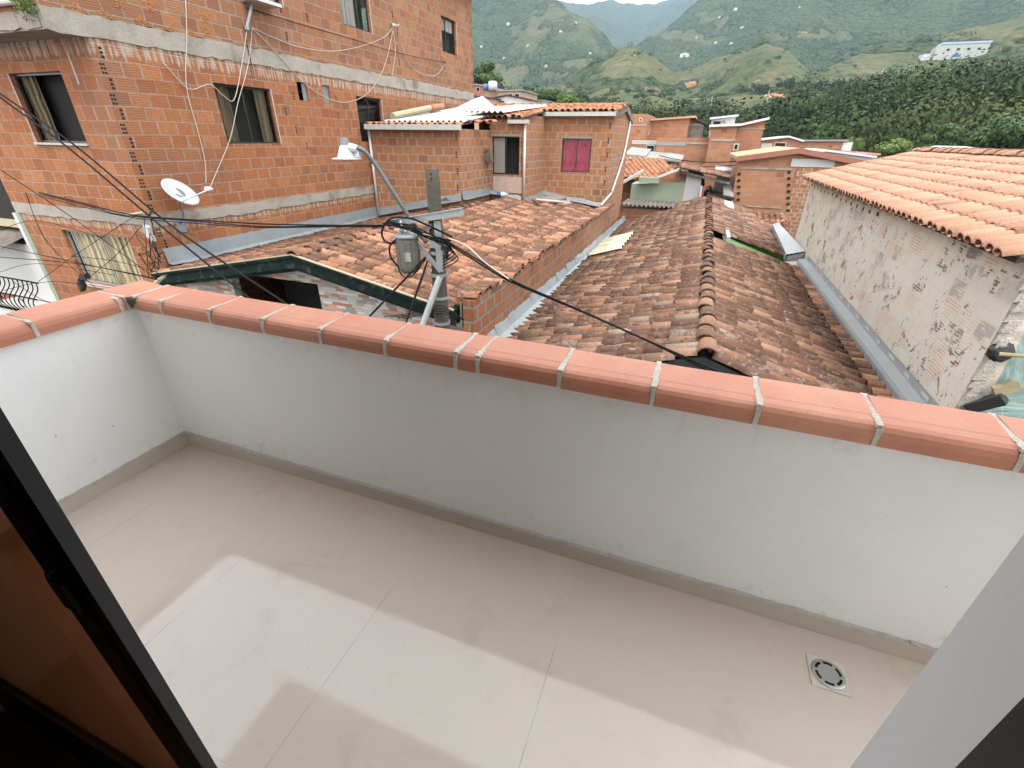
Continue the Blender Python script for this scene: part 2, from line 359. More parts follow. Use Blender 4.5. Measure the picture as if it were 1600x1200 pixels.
def copingmat():
    g = G('red_clay_coping'); r = g.attr(); n = g.noise(7, 6, rough=.6)
    c = g.mix(r, (.50, .205, .125), (.57, .265, .165)); c = g.mix(g.mr(n, .4, .7, 0, .45), c, (.47, .16, .10))
    X = g.xyz(); st = g.noise(9, 4, vec=g.scalev(g.pos, (.6, 9, 9)))
    c = g.mix(g.mr(st, .5, .75, 0, .07), c, (.72, .40, .29))
    c = g.mix(g.mr(g.noise(3.3, 6, rough=.7), .55, .72, 0, .35), c, (.40, .20, .14)); c = g.mix(g.mr(g.noise(120, 2), .66, .72, 0, .4), c, (.25, .10, .07))
    c = g.mix(g.mr(g.noise(60, 3), .66, .72, 0, .5), c, (.35, .14, .10))
    return g.done(c, .55, g.bump(g.noise(90, 4), .0012), spec=.35)
M['coping'] = copingmat()
def graywall():
    g = G('white_painted_render')
    n = g.noise(1.7, 5); c = g.mix(n, (.82, .81, .78), (.87, .86, .83))
    X = g.xyz()
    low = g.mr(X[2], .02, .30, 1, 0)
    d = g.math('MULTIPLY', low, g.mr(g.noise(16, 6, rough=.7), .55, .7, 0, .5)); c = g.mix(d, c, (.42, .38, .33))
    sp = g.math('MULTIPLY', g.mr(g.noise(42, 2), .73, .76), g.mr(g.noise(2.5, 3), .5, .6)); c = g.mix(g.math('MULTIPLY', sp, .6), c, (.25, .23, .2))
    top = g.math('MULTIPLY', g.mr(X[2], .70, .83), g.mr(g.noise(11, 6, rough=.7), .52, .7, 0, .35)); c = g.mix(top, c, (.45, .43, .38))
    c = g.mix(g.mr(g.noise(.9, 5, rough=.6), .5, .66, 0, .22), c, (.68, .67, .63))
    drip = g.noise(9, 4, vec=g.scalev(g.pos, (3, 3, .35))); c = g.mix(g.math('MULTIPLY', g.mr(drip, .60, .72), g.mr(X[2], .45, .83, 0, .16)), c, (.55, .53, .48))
    h = g.math('ADD', g.math('MULTIPLY', g.noise(4, 4), 1.5), g.math('MULTIPLY', g.noise(60, 4), .12))
    return g.done(c, .7, g.bump(h, .006, .8), spec=.3)
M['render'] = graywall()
def floormat():
    g = G('glossy_cream_porcelain'); X = g.xyz()
    c = g.mix(g.noise(2.2, 5, dist=1.2), (.58, .495, .42), (.63, .545, .47))
    c = g.mix(g.mr(g.noise(10, 6, rough=.7), .56, .68, 0, .22), c, (.50, .42, .35))
    def line(v, off, p, w_):
        f = g.math('FRACT', g.math('DIVIDE', g.math('ADD', v, off), p)); d = g.math('MULTIPLY', g.math('MINIMUM', f, g.math('SUBTRACT', 1, f)), p)
        return g.mr(d, w_, w_*2.2, 1, 0)
    lx = line(X[0], 20.59, .68, .0009); ly = line(X[1], 19.4, .68, .0010)
    lx = g.math('MULTIPLY', g.math('MULTIPLY', lx, g.mr(g.noise(6, 3), .3, .55, .35, 1)), g.math('MULTIPLY', g.mr(X[1], .98, 1.02, 1, .12), g.mr(X[0], .2, .3, 1, .15)))
    c = g.mix(g.math('MULTIPLY', lx, .45), c, (.16, .13, .10)); c = g.mix(g.math('MULTIPLY', ly, .6), c, (.62, .57, .50))
    dust = g.mr(g.noise(3.5, 8, rough=.75, dist=.6), .54, .66, 0, .35); c = g.mix(dust, c, (.47, .40, .33)); sp = g.mr(g.noise(55, 2), .74, .77, 0, .5); c = g.mix(sp, c, (.25, .2, .16))
    h = g.math('SUBTRACT', g.math('MULTIPLY', g.noise(5, 2), .5), g.math('MAXIMUM', lx, ly))
    r = g.math('ADD', .06, g.math('MULTIPLY', g.mr(g.noise(8, 6, rough=.65), .5, .75), .16))
    m = g.done(c, r, g.bump(h, .0006, .6), spec=.52); return m
M['floor'] = floormat()
M['skirt'] = plain('taupe_skirting_tile', (.54, .47, .395), .3, var=.07, vs=4)
M['caulk'] = plain('rough_white_filler', (.6, .57, .5), .9, var=.25, vs=30, bump=.01)
M['grout'] = plain('grey_coping_grout', (.70, .64, .54), .95, var=.25, vs=40, bump=.01)
M['mould'] = plain('blackened_grout', (.09, .085, .06), .95, var=.5, vs=40, bump=.01)
def corr(name, c1, c2, k, axis=0, rough=.7, metal=0.):
    g = G(name); n = g.noise(3, 6, rough=.65); c = g.mix(g.mr(n, .35, .7), c1, c2); return g.done(c, rough, g.bump(g.noise(30, 4), .003), metal=metal)
M['fibro'] = corr('fibre_cement_sheet', (.40, .40, .38), (.24, .22, .19), 1)
M['fibro2'] = corr('mossy_fibre_cement', (.42, .39, .31), (.26, .23, .17), 1)
M['fibro3'] = corr('dark_fibre_cement', (.16, .14, .12), (.06, .055, .05), 1)
M['asphalt'] = plain('asphalt', (.05, .05, .05), .95)
M['greenp'] = plain('green_gutter_paint', (.09, .24, .05), .6, var=.3, vs=5)
M['mint'] = plain('pale_green_wall_paint', (.36, .45, .33), .85, var=.08, vs=2, dirt=((.22, .26, .2), .5))
M['whitewall'] = plain('weathered_white_wall', (.66, .67, .68), .85, var=.1, vs=3, dirt=((.3, .29, .28), .5))
M['orangeroof'] = plain('pale_orange_roof', (.60, .36, .20), .9, var=.15, vs=2)  # one orange tone, varied only by noise
M['whiteroof'] = plain('white_metal_roof', (.75, .75, .78), .5, var=.08)
M['pinkroof'] = plain('pink_metal_roof', (.60, .28, .28), .6, var=.15)
M['greyroof'] = plain('grey_corrugated_roof', (.34, .33, .31), .8, var=.25, vs=1.5)
M['redwall'] = plain('terracotta_wall', (.42, .16, .11), .9, var=.2)
M['tanwall'] = plain('tan_wall', (.50, .33, .23), .9, var=.2, vs=.7)
M['redtrim'] = plain('red_roof_trim', (.36, .15, .10), .8)
def tarpmat():
    g = G('teal_marbled_tarpaulin'); n = g.noise(2.2, 6, dist=1.4)
    c = g.ramp(n, [(.3, (.13, .22, .22)), (.45, (.20, .29, .26)), (.55, (.24, .33, .29)), (.7, (.15, .25, .27))])
    c = g.mix(g.mr(g.vor(3, feature='DISTANCE_TO_EDGE'), .0, .035, .35, 0), c, (.38, .46, .42))
    return g.done(c, .35, g.bump(n, .05), spec=.5)
M['tarp'] = tarpmat()
M['yleaf'] = plain('dry_yellow_sheet', (.42, .36, .20), .8, var=.3)

# ------------------------------------------------------------------ plane frames, walls, windows
def TY(pos, s=-1): return lambda u, d, z: (u, pos+s*d, z)       # wall along X, outward = s * Y
def TX(pos, s=1): return lambda u, d, z: (pos+s*d, u, z)        # wall along Y, outward = s * X
def wall(mb, T, u0, u1, z0, z1, holes=(), th=.12):
    us = sorted({u0, u1, *[h[0] for h in holes], *[h[1] for h in holes]}); zs = sorted({z0, z1, *[h[2] for h in holes], *[h[3] for h in holes]})
    for a, b in zip(us, us[1:]):
        for c, d in zip(zs, zs[1:]):
            m, n = (a+b)/2, (c+d)/2
            if any(h[0] < m < h[1] and h[2] < n < h[3] for h in holes): continue
            mb.quad(T(a, 0, c), T(b, 0, c), T(b, 0, d), T(a, 0, d)); mb.quad(T(a, -th, c), T(a, -th, d), T(b, -th, d), T(b, -th, c))
    for a, b, c, d in list(holes)+[(u0, u1, z0, z1)]:
        for p, q in (((a, c), (b, c)), ((b, c), (b, d)), ((b, d), (a, d)), ((a, d), (a, c))):
            mb.quad(T(p[0], 0, p[1]), T(q[0], 0, q[1]), T(q[0], -th, q[1]), T(p[0], -th, p[1]))
    return mb
def tbox(mb, T, u0, u1, d0, d1, z0, z1):
    P_ = [T(u, d, z) for u in (u0, u1) for d in (d0, d1) for z in (z0, z1)]
    return mb.add(P_, [(0, 1, 3, 2), (4, 6, 7, 5), (0, 4, 5, 1), (2, 3, 7, 6), (0, 2, 6, 4), (1, 5, 7, 3)])
def window(parent, T, u0, u1, z0, z1, cur=None, cover=(0, 1), d=-.07, fw=.035, mull=(.5,), fmat='blackm', glass=True, reveal=None, gcover=(0, 1)):
    m = MB(); e = .002
    tbox(m, T, u0+e, u1-e, d-.03, d, z0+e, z0+fw); tbox(m, T, u0+e, u1-e, d-.03, d, z1-fw, z1-e)
    tbox(m, T, u0+e, u0+fw, d-.03, d, z0+fw, z1-fw); tbox(m, T, u1-fw, u1-e, d-.03, d, z0+fw, z1-fw)
    for k in mull:
        c = u0+(u1-u0)*k; tbox(m, T, c-fw*.45, c+fw*.45, d-.026, d-.003, z0+fw, z1-fw)
    wdw = m.build('window', M[fmat], parent)
    if glass:
        a = u0+(u1-u0)*gcover[0]; b = u0+(u1-u0)*gcover[1]
        tbox(MB(), T, a+fw, b-fw, d-.017, d-.012, z0+fw, z1-fw).build('pane', M['glass'], wdw)
    if cur:
        a = u0+(u1-u0)*cover[0]; b = u0+(u1-u0)*cover[1]; cm = MB(); n = max(6, int((b-a)/.03)); vs = []; fs = []
        for i in range(n+1):
            u = a+(b-a)*i/n; dd = d-.09+.022*math.sin(i*1.35+random.random()*.6)
            vs += [T(u, dd, z0+.02), T(u+.01*math.sin(i), dd*1.0-.004, (z0+z1)/2), T(u, dd, z1-.02)]
            if i < n: fs += [(3*i, 3*i+3, 3*i+4, 3*i+1), (3*i+1, 3*i+4, 3*i+5, 3*i+2)]
        cm.add(vs, fs).build('curtain', M[cur], wdw)
    tbox(MB(), T, u0-.03, u1+.03, -.30, -.29, z0-.03, z1+.03).build('room_shade_sheet', M['shade_black'], wdw)  # near-black sheet painting the shade of the room behind the glass
    return wdw
def sidelight(parent, T, u, z0, z1, th=.07):
    tbox(MB(), T, u-.012, u+.012, -.068, .004, z0, z1).build('reveal', M['reveal'], parent)
def band(T, u0, u1, z0, z1, parent, name='slab_edge', m_='conc', proud=.02):
    mb = MB(); n = max(4, int(abs(u1-u0)/.16)); pts = []
    for i in range(n+1): pts.append((u0+(u1-u0)*i/n, z1+random.uniform(-.02, .012)))
    for i in range(n, -1, -1): pts.append((u0+(u1-u0)*i/n, z0+random.uniform(-.03, .012)))
    k = n+1
    for i in range(n):
        a, b = pts[i], pts[i+1]; c, d = pts[2*k-2-i], pts[2*k-1-i]
        mb.prism([a, b, c, d], T, -.05, proud+random.uniform(-.004, .004))
    return mb.build(name, M[m_], parent)
def hole_shades(T, uz, parent, rows=3, colsn=1, s=.028):
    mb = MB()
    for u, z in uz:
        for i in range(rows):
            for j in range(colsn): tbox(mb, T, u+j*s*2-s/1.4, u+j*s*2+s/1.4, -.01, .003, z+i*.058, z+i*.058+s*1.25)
    return mb.build('block_hole_shade', M['shade_black'], parent)  # dark boxes proud of the wall, coloured as the shade in block holes

def tiles(mb, P0, U, V, nu, nv, pitch=.2, expo=.32, r=.082, jit=1., seg=6, chan=True, skip=None, both_ends=False):
    P0, U, V = (np.array(q, float) for q in (P0, U, V)); V = V/np.linalg.norm(V); U = U/np.linalg.norm(U)
    N = np.cross(U, V); N = N if N[2] > 0 else -N
    Lt = expo*1.22
    for i in range(nu):
        cu = (i+.5)*pitch; cj = random.gauss(0, .006)*jit
        for j in range(nv):
            if skip and skip(i, j): continue
            v0 = j*expo+random.gauss(0, .012)*jit; ju = random.gauss(0, .008)*jit+cj; yaw = random.gauss(0, .022)*jit; lift = abs(random.gauss(0, .005))*jit
            mb.rnd(); vs = []; fs = []; n1 = seg+1
            for e_, (v, rr, hh) in enumerate(((v0, r*.90, .002), (v0+Lt, r, .016+lift))):
                for k in range(n1):
                    t = PI*k/seg; vs.append(P0+U*(cu+ju+yaw*(v-v0)+rr*math.cos(t))+V*v+N*(hh+rr*.8*math.sin(t)))
            for k in range(n1):
                t = PI*k/seg; rr = r-.015; vs.append(P0+U*(cu+ju+yaw*Lt+rr*math.cos(t))+V*(v0+Lt-.001)+N*(.016+lift-.003+rr*.8*math.sin(t)))
            for k in range(seg): fs += [(k, k+1, n1+k+1, n1+k), (n1+k, n1+k+1, 2*n1+k+1, 2*n1+k)]
            mb.add(vs, fs)
            if chan:
                mb.rnd(); vs = []; fs = []; ns = 4
                for v, rr, hh in ((v0-.03, r*.9, .036), (v0-.03+Lt, r*.8, .022)):
                    for k in range(ns+1):
                        t = PI+PI*k/ns; vs.append(P0+U*(cu+pitch/2+ju+rr*math.cos(t))+V*v+N*(hh+rr*.62*math.sin(t)))
                for k in range(ns): fs.append((k, k+1, ns+2+k, ns+1+k))
                mb.add(vs, fs)
    return mb
def ridge(mb, A, B, r=.10, n=None, L_=.36, up=.0):
    A, B = np.array(A, float), np.array(B, float); D = B-A; tot = np.linalg.norm(D); D /= tot
    S = np.cross(D, (0, 0, 1)); S /= np.linalg.norm(S); N = np.cross(S, D); n = n or int(tot/L_)
    for i in range(n):
        mb.rnd(); a = A+D*(tot*i/n); vs = []; fs = []; j = random.gauss(0, .012); yw = random.gauss(0, .045)
        for v, rr, h in ((0, r*1.05, .02), (tot/n*1.18, r*.88, .0)):
            for k in range(8):
                t = PI*k/7; vs.append(a+D*v+S*(j+yw*v+rr*math.cos(t))+N*(up+h+rr*.68*math.sin(t)))
        for k in range(8):
            t = PI*k/7; rr = r*1.05-.016; vs.append(a+D*.001+S*(j+rr*math.cos(t))+N*(up+.017+rr*.68*math.sin(t)))
        for k in range(7): fs += [(k, k+1, 9+k, 8+k), (k, k+1, 17+k, 16+k)]
        mb.add(vs, fs)
    return mb
def corrugated(mb, P0, U, V, W_, H_, amp=.025, per=.13, th=.006):
    P0, U, V = (np.array(q, float) for q in (P0, U, V)); V = V/np.linalg.norm(V); U = U/np.linalg.norm(U); N = np.cross(U, V); N = N if N[2] > 0 else -N
    n = max(8, int(W_/per*6)); vs = []; fs = []
    for k in range(n+1):
        u = W_*k/n; h = amp*math.sin(u/per*2*PI)
        for v, dh in ((0, 0), (H_, 0), (H_, -th), (0, -th)): vs.append(P0+U*u+V*v+N*(h+dh))
    for k in range(n):
        a, b = 4*k, 4*k+4
        fs += [(a, b, b+1, a+1), (a+1, b+1, b+2, a+2), (a+2, b+2, b+3, a+3), (a+3, b+3, b, a)]
    return mb.add(vs, fs)
def sag(a, b, s, n=16):
    a, b = np.array(a, float), np.array(b, float)
    return [a+(b-a)*t-np.array([0, 0, s*4*t*(1-t)]) for t in np.linspace(0, 1, n)]
def smooth_path(P_, n=8):
    P_ = [np.array(p, float) for p in P_]; Q = [P_[0]]+P_+[P_[-1]]; out = []
    for i in range(1, len(Q)-2):
        for k in range(n):
            t = k/n; a, b, c, d = Q[i-1], Q[i], Q[i+1], Q[i+2]
            out.append(.5*((2*b)+(c-a)*t+(2*a-5*b+4*c-d)*t*t+(3*b-a-3*c+d)*t**3))
    out.append(P_[-1]); return out

GZ = -2.8
# ================================================================== setting
gm = MB(); gm.quad((-60, -40, GZ), (60, -40, GZ), (60, 110, GZ), (-60, 110, GZ)); struct(gm.build('ground', plain('packed_earth', (.13, .10, .08), .95)))
gm = MB(); gm.quad((-40, 1.9, GZ+.004), (40, 1.9, GZ+.004), (40, 5.2, GZ+.004), (-40, 5.2, GZ+.004)); struct(gm.build('street', M['asphalt']))
gm = MB(); gm.box(-40, 40, 5.2, 5.98, GZ-.02, GZ+.13); struct(gm.build('pavement', M['conc']))
gm = MB(); gm.box(-2.72, 1.6, .202, 1.58, -.18, 0); struct(gm.build('floor', M['floor']))

# ------------------------------------------------------------------ own balcony
par = thing('parapet_wall', 'white rendered balcony parapet topped with red clay coping tiles', 'parapet', (-.6, 1.48, 0))
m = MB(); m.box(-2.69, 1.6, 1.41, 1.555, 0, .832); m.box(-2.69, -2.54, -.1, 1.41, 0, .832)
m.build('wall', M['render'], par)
def coptile(mb, T, a, b):      # profile (across, z): inner lip at 0
    prof = [(0, .831), (-.002, .862), (.003, .879), (.013, .890), (.028, .896), (.055, .899), (.062, .901), (.175, .909), (.188, .903), (.192, .89), (.192, .831)]
    vs = []; fs = []; n = len(prof)
    jz = random.gauss(0, .0015)
    e = .003
    for u, sh in ((a, .004), (a+e, 0), (b-e, 0), (b, .004)):
        for p, z in prof:
            c_ = (.096, .87); vs.append(T(u, p+(c_[0]-p)*sh*5/1., z+jz+(c_[1]-z)*sh*5 if sh else z+jz))
    for i in range(3):
        for k in range(n): fs.append((i*n+k, i*n+(k+1) % n, (i+1)*n+(k+1) % n, (i+1)*n+k))
    fs.append(tuple(range(n))); fs.append(tuple(range(4*n-1, 3*n-1, -1)))
    mb.rnd(); return mb.add(vs, fs)
TC = lambda u, p, z: (u, 1.378+p, z)
joints = [-2.30, -1.985, -1.67, -1.36, -1.045, -.735, -.645, -.335, -.02, .29, .60, .92, 1.235, 1.6]
first = MB(); coptile(first, TC, -2.478, joints[0]-.007)
first.build('coping_tile', M['coping'], par)
for a, b in zip(joints, joints[1:]):
    coptile(MB(), TC, a+.0065, b-.0065).build('coping_tile', M['coping'], par)
TL = lambda u, p, z: (-2.512-p, u, z)
lj = [1.33, .99, .66, .33, 0.0, -.1]
coptile(MB(), TL, 1.37, 1.568).build('coping_tile', M['coping'], par)
for a, b in zip(lj, lj[1:]): coptile(MB(), TL, b+.0065, a-.0065 if a < 1.3 else 1.352).build('coping_tile', M['coping'], par)
g_ = MB(); g_.box(-2.5, 1.6, 1.392, 1.562, .832, .872); g_.box(-2.70, -2.527, -.1, 1.562, .832, .872)
pass
for a in joints[:-1]+[-2.49]:
    for k in range(14):
        y = 1.39+.17*k/13; g_.obox((a+random.gauss(0, .0012), y, .894+.0005*k), (.0085+random.random()*.002, 0, 0), (0, .009, 0), (0, 0, .005))
    g_.obox((a, 1.379, .860), (.007, 0, 0), (0, .004, 0), (0, 0, .027))
for a in lj[:-1]+[1.362]:
    for k in range(14): g_.obox((-2.525-.17*k/13, a+random.gauss(0, .001), .894+.0005*k), (.009, 0, 0), (0, .008, 0), (0, 0, .005))
    g_.obox((-2.513, a, .860), (.004, 0, 0), (0, .007, 0), (0, 0, .027))
g_.build('grout', M['grout'], par)
m = MB()
for k in range(14): m.obox((-2.500+random.gauss(0, .006), 1.378+random.gauss(0, .006), .870+random.gauss(0, .010)), (random.uniform(.005, .012), .003, 0), (-.002, random.uniform(.005, .010), .002), (0, 0, random.uniform(.005, .012)))
m.build('mouldy_corner_joint', M['mould'], par)
m = MB(); m.box(-2.528, 1.6, 1.396, 1.4085, .0005, .075); m.box(-2.5385, -2.528, -.1, 1.4085, .0005, .075); m.build('skirting', M['skirt'], par)
m = MB()
for k in range(150):
    x = -2.53+3.9*k/149; m.obox((x, 1.402, .077+random.gauss(0, .0012)), (.015, random.gauss(0, .001), 0), (0, .0085, 0), (0, 0, random.uniform(.0015, .0045)))
for k in range(50):
    y = 1.4-1.4*k/49; m.obox((-2.534, y, .077), (.0085, 0, 0), (0, .016, 0), (0, 0, random.uniform(.002, .006)))
m.build('rough_filler_line', M['caulk'], par)
# floor drain
dr = thing('floor_drain', 'small square floor drain with slotted round grate in the balcony corner', 'drain', (.705, 1.235, 0))
m = MB(); m.box(.648, .762, 1.178, 1.292, .0005, .003); m.build('base_plate', plain('drain_plate_tile', (.62, .56, .49), .3), dr)
m = MB(); m.lathe((.705, 1.235, .003), [(0.0, .0045), (.028, .0048), (.040, .0048), (.047, .0042), (.051, .002), (.052, 0)], 36); m.build('grate', plain('chrome_grate', (.42, .42, .42), .35, metal=.6), dr, True)
m = MB()
for k in range(6):
    t0 = k*PI/3+.15
    for q in range(5):
        a = t0+q*.14; m.obox((.705+.037*math.cos(a), 1.235+.037*math.sin(a), .0082), (-.0035*math.sin(a), .0035*math.cos(a), 0), (.004*math.cos(a), .004*math.sin(a), 0), (0, 0, .0004))
m.build('grate_slots', M['shade_black'], dr)
# own house: jamb, facade, slab overhead and dark room behind
hs = thing('house', 'own house with white door jamb beside the balcony doorway', 'house', (.28, .2, 0))
m = MB()
wall(m, lambda u, d, z: (u, .378+d, z), -2.69, 1.6, -2.8, 5.5, [(-1.75, .28, -.15, 2.1)], th=.17)
m.build('wall', plain('clean_white_render', (.80, .80, .79), .8, var=.03, vs=2, bump=.002), hs)
m = MB(); m.box(-2.62, 1.6, .2, 1.5, 2.6, 2.8); m.build('upper_balcony_slab', M['render'], hs)
m = MB(); m.box(-4, 4, -4, -3.9, -2.8, 5.5); m.box(-4, -3.9, -3.9, .2, -2.8, 5.5); m.box(3.9, 4, -3.9, .2, -2.8, 5.5); m.box(-4, 4, -4, .2, 2.6, 5.5)
m.box(-4, -2.69, .2, .37, -2.8, 5.5); m.box(1.6, 4, .2, .37, -2.8, 5.5)
m.build('room_walls', plain('room_plaster', (.45, .40, .35), .9), hs)
m = MB(); m.box(-3.9, 3.9, -3.9, .2, -.2, -.004); m.build('room_floor', plain('room_floor_tile', (.30, .15, .08), .35), hs)
dj = MB(); dj.box(.273, .279, .19, .292, 0.0, 2.1); dj.box(.256, .273, .19, .262, 0, 2.1)
tag(dj.build('door_frame', M['blackm']), 'black metal door jamb profile at the lower right corner', 'door frame')
sd = thing('sliding_door', 'black framed sliding door leaf with bronze glass at lower left', 'sliding door', (-1.1, .2, 0))
m = MB(); m.box(-.70, -.668, .187, .205, .0, 2.08); m.box(-.756, -.701, .183, .199, .0, 2.08)
m.build('stile', M['blackm'], sd)
m = MB(); m.box(-1.75, -.757, .180, .198, .0, .25); m.build('bottom_rail', M['blackm'], sd)
m = MB(); m.box(-1.75, -.757, .180, .198, 2.0, 2.08); m.build('top_rail', M['blackm'], sd)
m = MB(); m.box(-1.75, -1.69, .18, .198, .25, 2.0); m.build('far_stile', M['blackm'], sd)
m = MB(); m.box(-1.69, -.757, .188, .192, .25, 2.0); m.build('glass_pane', M['brownglass'], sd)
m = MB(); m.box(-.745, -.71, .177, .1825, 1.0, 1.06); m.tube([(-.728, .182, 1.065), (-.722, .176, 1.08), (-.712, .182, 1.09)], .004, 6); m.build('latch', M['blackm'], sd)

# ================================================================== building A (tall brick, left)
XA = -9.4
A = thing('apartment_building', 'tall unfinished brick apartment building with cast slab lines on the left', 'building', (-11.4, 12, GZ))
TA, TAF, TAU = TX(XA), TY(6.0), TY(5.45)
sideW = [(8.07, 9.5, 1.42, 2.5), (10.37, 10.70, 2.34, 2.72), (11.25, 11.51, 2.35, 2.73), (12.57, 13.76, 1.45, 2.58)]
upW = [(12.40, 13.66, 4.15, 5.25), (17.87, 19.0, 4.29, 5.32), (9.55, 10.35, 4.13, 5.2)]
m = MB(); wall(m, TA, 6.0, 20.42, GZ, 2.93, sideW); m.build('wall', M['brickA'], A)
frontW = [(-11.83, -10.38, 1.42, 2.50), (-12.28, -10.25, -1.30, -.20)]
m = MB(); wall(m, TAF, -13.6, XA-.12, GZ, 2.93, frontW); m.build('wall', M['brickA'], A)
m = MB(); wall(m, TA, 5.45, 20.42, 3.22, 6.3, upW); wall(m, TAU, -16, XA-.12, 3.0, 6.3, []); wall(m, TY(20.42, 1), -13.6, XA-.12, GZ, 6.3, []); wall(m, TX(-13.6, -1), 6.12, 20.3, GZ, 2.9, []); wall(m, TX(-16, -1), 5.57, 20.3, 3.0, 6.3, [])
m.build('wall', M['brickAup'], A)
m = MB(); m.box(-16, XA-.002, 5.452, 20.4, 2.93, 3.2); m.build('floor_slab', M['conc'], A)
m = MB(); m.box(-16, XA+.25, 5.2, 20.6, 6.3, 6.42); m.build('roof', M['fibro2'], A)
band(TA, 5.46, 20.4, 2.93, 3.22, A); band(TA, 6.02, 20.4, .05, .26, A); band(TAF, -13.58, XA, .07, .28, A)
band(TAU, -13.9, XA-.05, 2.96, 3.16, A, m_='cement')
for i, h in enumerate(sideW):
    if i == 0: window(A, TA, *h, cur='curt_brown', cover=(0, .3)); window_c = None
    elif i in (1, 2): tbox(MB(), TA, h[0], h[1], -.30, -.29, h[2], h[3]).build('vent_back', M['shade_black'], A); tbox(MB(), TA, h[1]-(.13 if i == 1 else .2), h[1]-.004, -.055, -.05, h[2]+.004, h[3]-.004).build('vent_shutter', M['zinc'], A)
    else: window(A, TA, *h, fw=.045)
    sidelight(A, TA, h[1]+.022, h[2]-.02, h[3]) if i in (0, 3) else None
tbox(MB(), TA, 9.12, 9.40, -.12, -.10, 1.46, 2.46).build('curtain', M['curt_brown'], A)
for i, h in enumerate(upW):
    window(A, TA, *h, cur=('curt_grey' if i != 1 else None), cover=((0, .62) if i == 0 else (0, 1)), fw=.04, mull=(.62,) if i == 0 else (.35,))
    sidelight(A, TA, h[1]+.03, h[2]-.02, h[3])
tbox(MB(), TA, 17.98, 18.9, -.13, -.12, 4.95, 5.28).build('curtain', M['curt_grey'], A)
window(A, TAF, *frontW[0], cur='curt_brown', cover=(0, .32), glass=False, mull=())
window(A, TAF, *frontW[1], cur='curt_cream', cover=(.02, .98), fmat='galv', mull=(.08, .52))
sidelight(A, TAF, -11.85, 1.40, 2.50)
m = MB(); tbox(m, TAF, -12.3, -10.28, .0, .05, -1.36, -1.30); tbox(m, TAF, -11.87, -10.34, 0, .04, 1.385, 1.42); m.build('window_sill', M['reveal'], A)
hz = []
for k in range(18): hz.append((6.13+.05*(k % 2), 2.72-k*.215-.06))
hole_shades(TA, [h for h in hz[::2]], A, s=.03); hole_shades(TA, [(6.05, z) for u, z in hz[1::2]], A, s=.024, colsn=2)
hole_shades(TA, [(10.20, 2.34), (9.85, 2.0), (10.08, 1.64), (10.35, 1.28), (11.72, 2.38), (11.72, 2.0), (12.1, 1.64)], A)
hole_shades(TA, [(10.28, 4.0), (10.32, 3.5), (11.1, 3.98), (14.8, 4.7), (14.9, 3.9), (15.0, 4.35), (14.95, 3.55), (15.1, 5.2), (17.0, 5.3), (17.1, 4.2)], A, s=.034)
hole_shades(TA, [(20.32, 3.4+k*.43) for k in range(6)], A, s=.03)
hole_shades(TA, [(5.55, 3.35), (5.53, 3.62), (5.55, 3.9), (5.53, 4.15)], A, s=.03)
# faint orange stars painted along the wall above the slab
sm = MB()
for p in [(162, 23), (221, 35), (268, 48), (300, 55), (322, 48), (318, 27), (185, 2), (232, 8), (118, 16)]:
    c = on_x(p, XA); R_ = .11
    for k in range(5):
        P1 = []
        for t in (k, k+2):
            a = PI/2+t*2*PI/5; P1.append((c[1]+R_*math.cos(a), c[2]+R_*math.sin(a)))
        (a0, b0), (a1, b1) = P1
        for q in range(2):
            sm.bar((XA+.004, a0, b0), (XA+.004, a1, b1), .012, .006, up=(1, 0, 0))
            break
sm.build('painted_stars', plain('orange_star_outline', (.58, .24, .06), .8), A)
m = MB(); m.tube([(-13.9, 5.40, 3.30), (-9.75, 5.40, 3.27)], .05, 10); tag(m.build('drain_pipe', M['pvc']), 'white horizontal drain pipe under the overhanging upper floor, top left', 'pipe')
# small plant growing at the slab corner
pl = MB()
for k in range(320):
    c = np.array([-9.50, 5.36, 3.22])+rng.normal(0, 1, 3)*np.array([.10, .05, .085]); a = rng.normal(0, 1, 3); a /= np.linalg.norm(a); b = np.cross(a, rng.normal(0, 1, 3)); b /= np.linalg.norm(b)
    pl.rnd(); pl.add([c-a*.03, c+b*.010, c+a*.03, c-b*.010], [(0, 1, 2, 3)])
def leafmat(name, a, b, tr=.25):
    g = G(name); r = g.attr(); c = g.mix(r, a, b); n = g.noise(.35, 3); c = g.mix(g.mr(n, .4, .65, 0, .4), c, tuple(q*.6 for q in a)); m_ = g.done(c, .6, spec=.25)
    return m_
M['leafg'] = leafmat('small_plant_leaves', (.05, .09, .02), (.12, .18, .05))
pl.build('small_plant', M['leafg']); o = bpy.data.objects['small_plant']; o['_keep'] = 1; tag(o, 'tuft of green weeds growing from the slab corner of the brick building', 'plant')
# corrugation / moss smear below the overhanging corner
m = MB(); tbox(m, TAF, -13.66, -13.55, 0, .05, -2.7, .06); m.build('white_corner_trim', M['white'], A)
tbox(MB(), TAF, -13.545, -13.47, 0, .02, -2.7, .05).build('green_trim', M['mint'], A)
# diagonal mortar line under overhang
tbox(MB(), TAF, -10.02, -9.985, 0, .012, 2.30, 2.74).build('mortar_streak', M['reveal'], A)

# flashing along A wall foot
fl = MB()
ys = np.linspace(6.03, 12.88, 24)
for a, b in zip(ys, ys[1:]):
    j0, j1 = random.uniform(-.015, .015), random.uniform(-.015, .015); za = -.62-.0*(a-6)
    fl.add([(XA+.012, a, -.36+j0), (XA+.012, b, -.36+j1), (XA+.05, b, -.62), (XA+.05, a, -.62), (XA+.16, b, -.655+j1), (XA+.16, a, -.655+j0)], [(0, 1, 2, 3), (3, 2, 4, 5)])
ob = fl.build('metal_flashing', M['zinc']); ob['_keep'] = 1; tag(ob, 'crumpled zinc flashing strip along the foot of the tall brick wall', 'flashing')

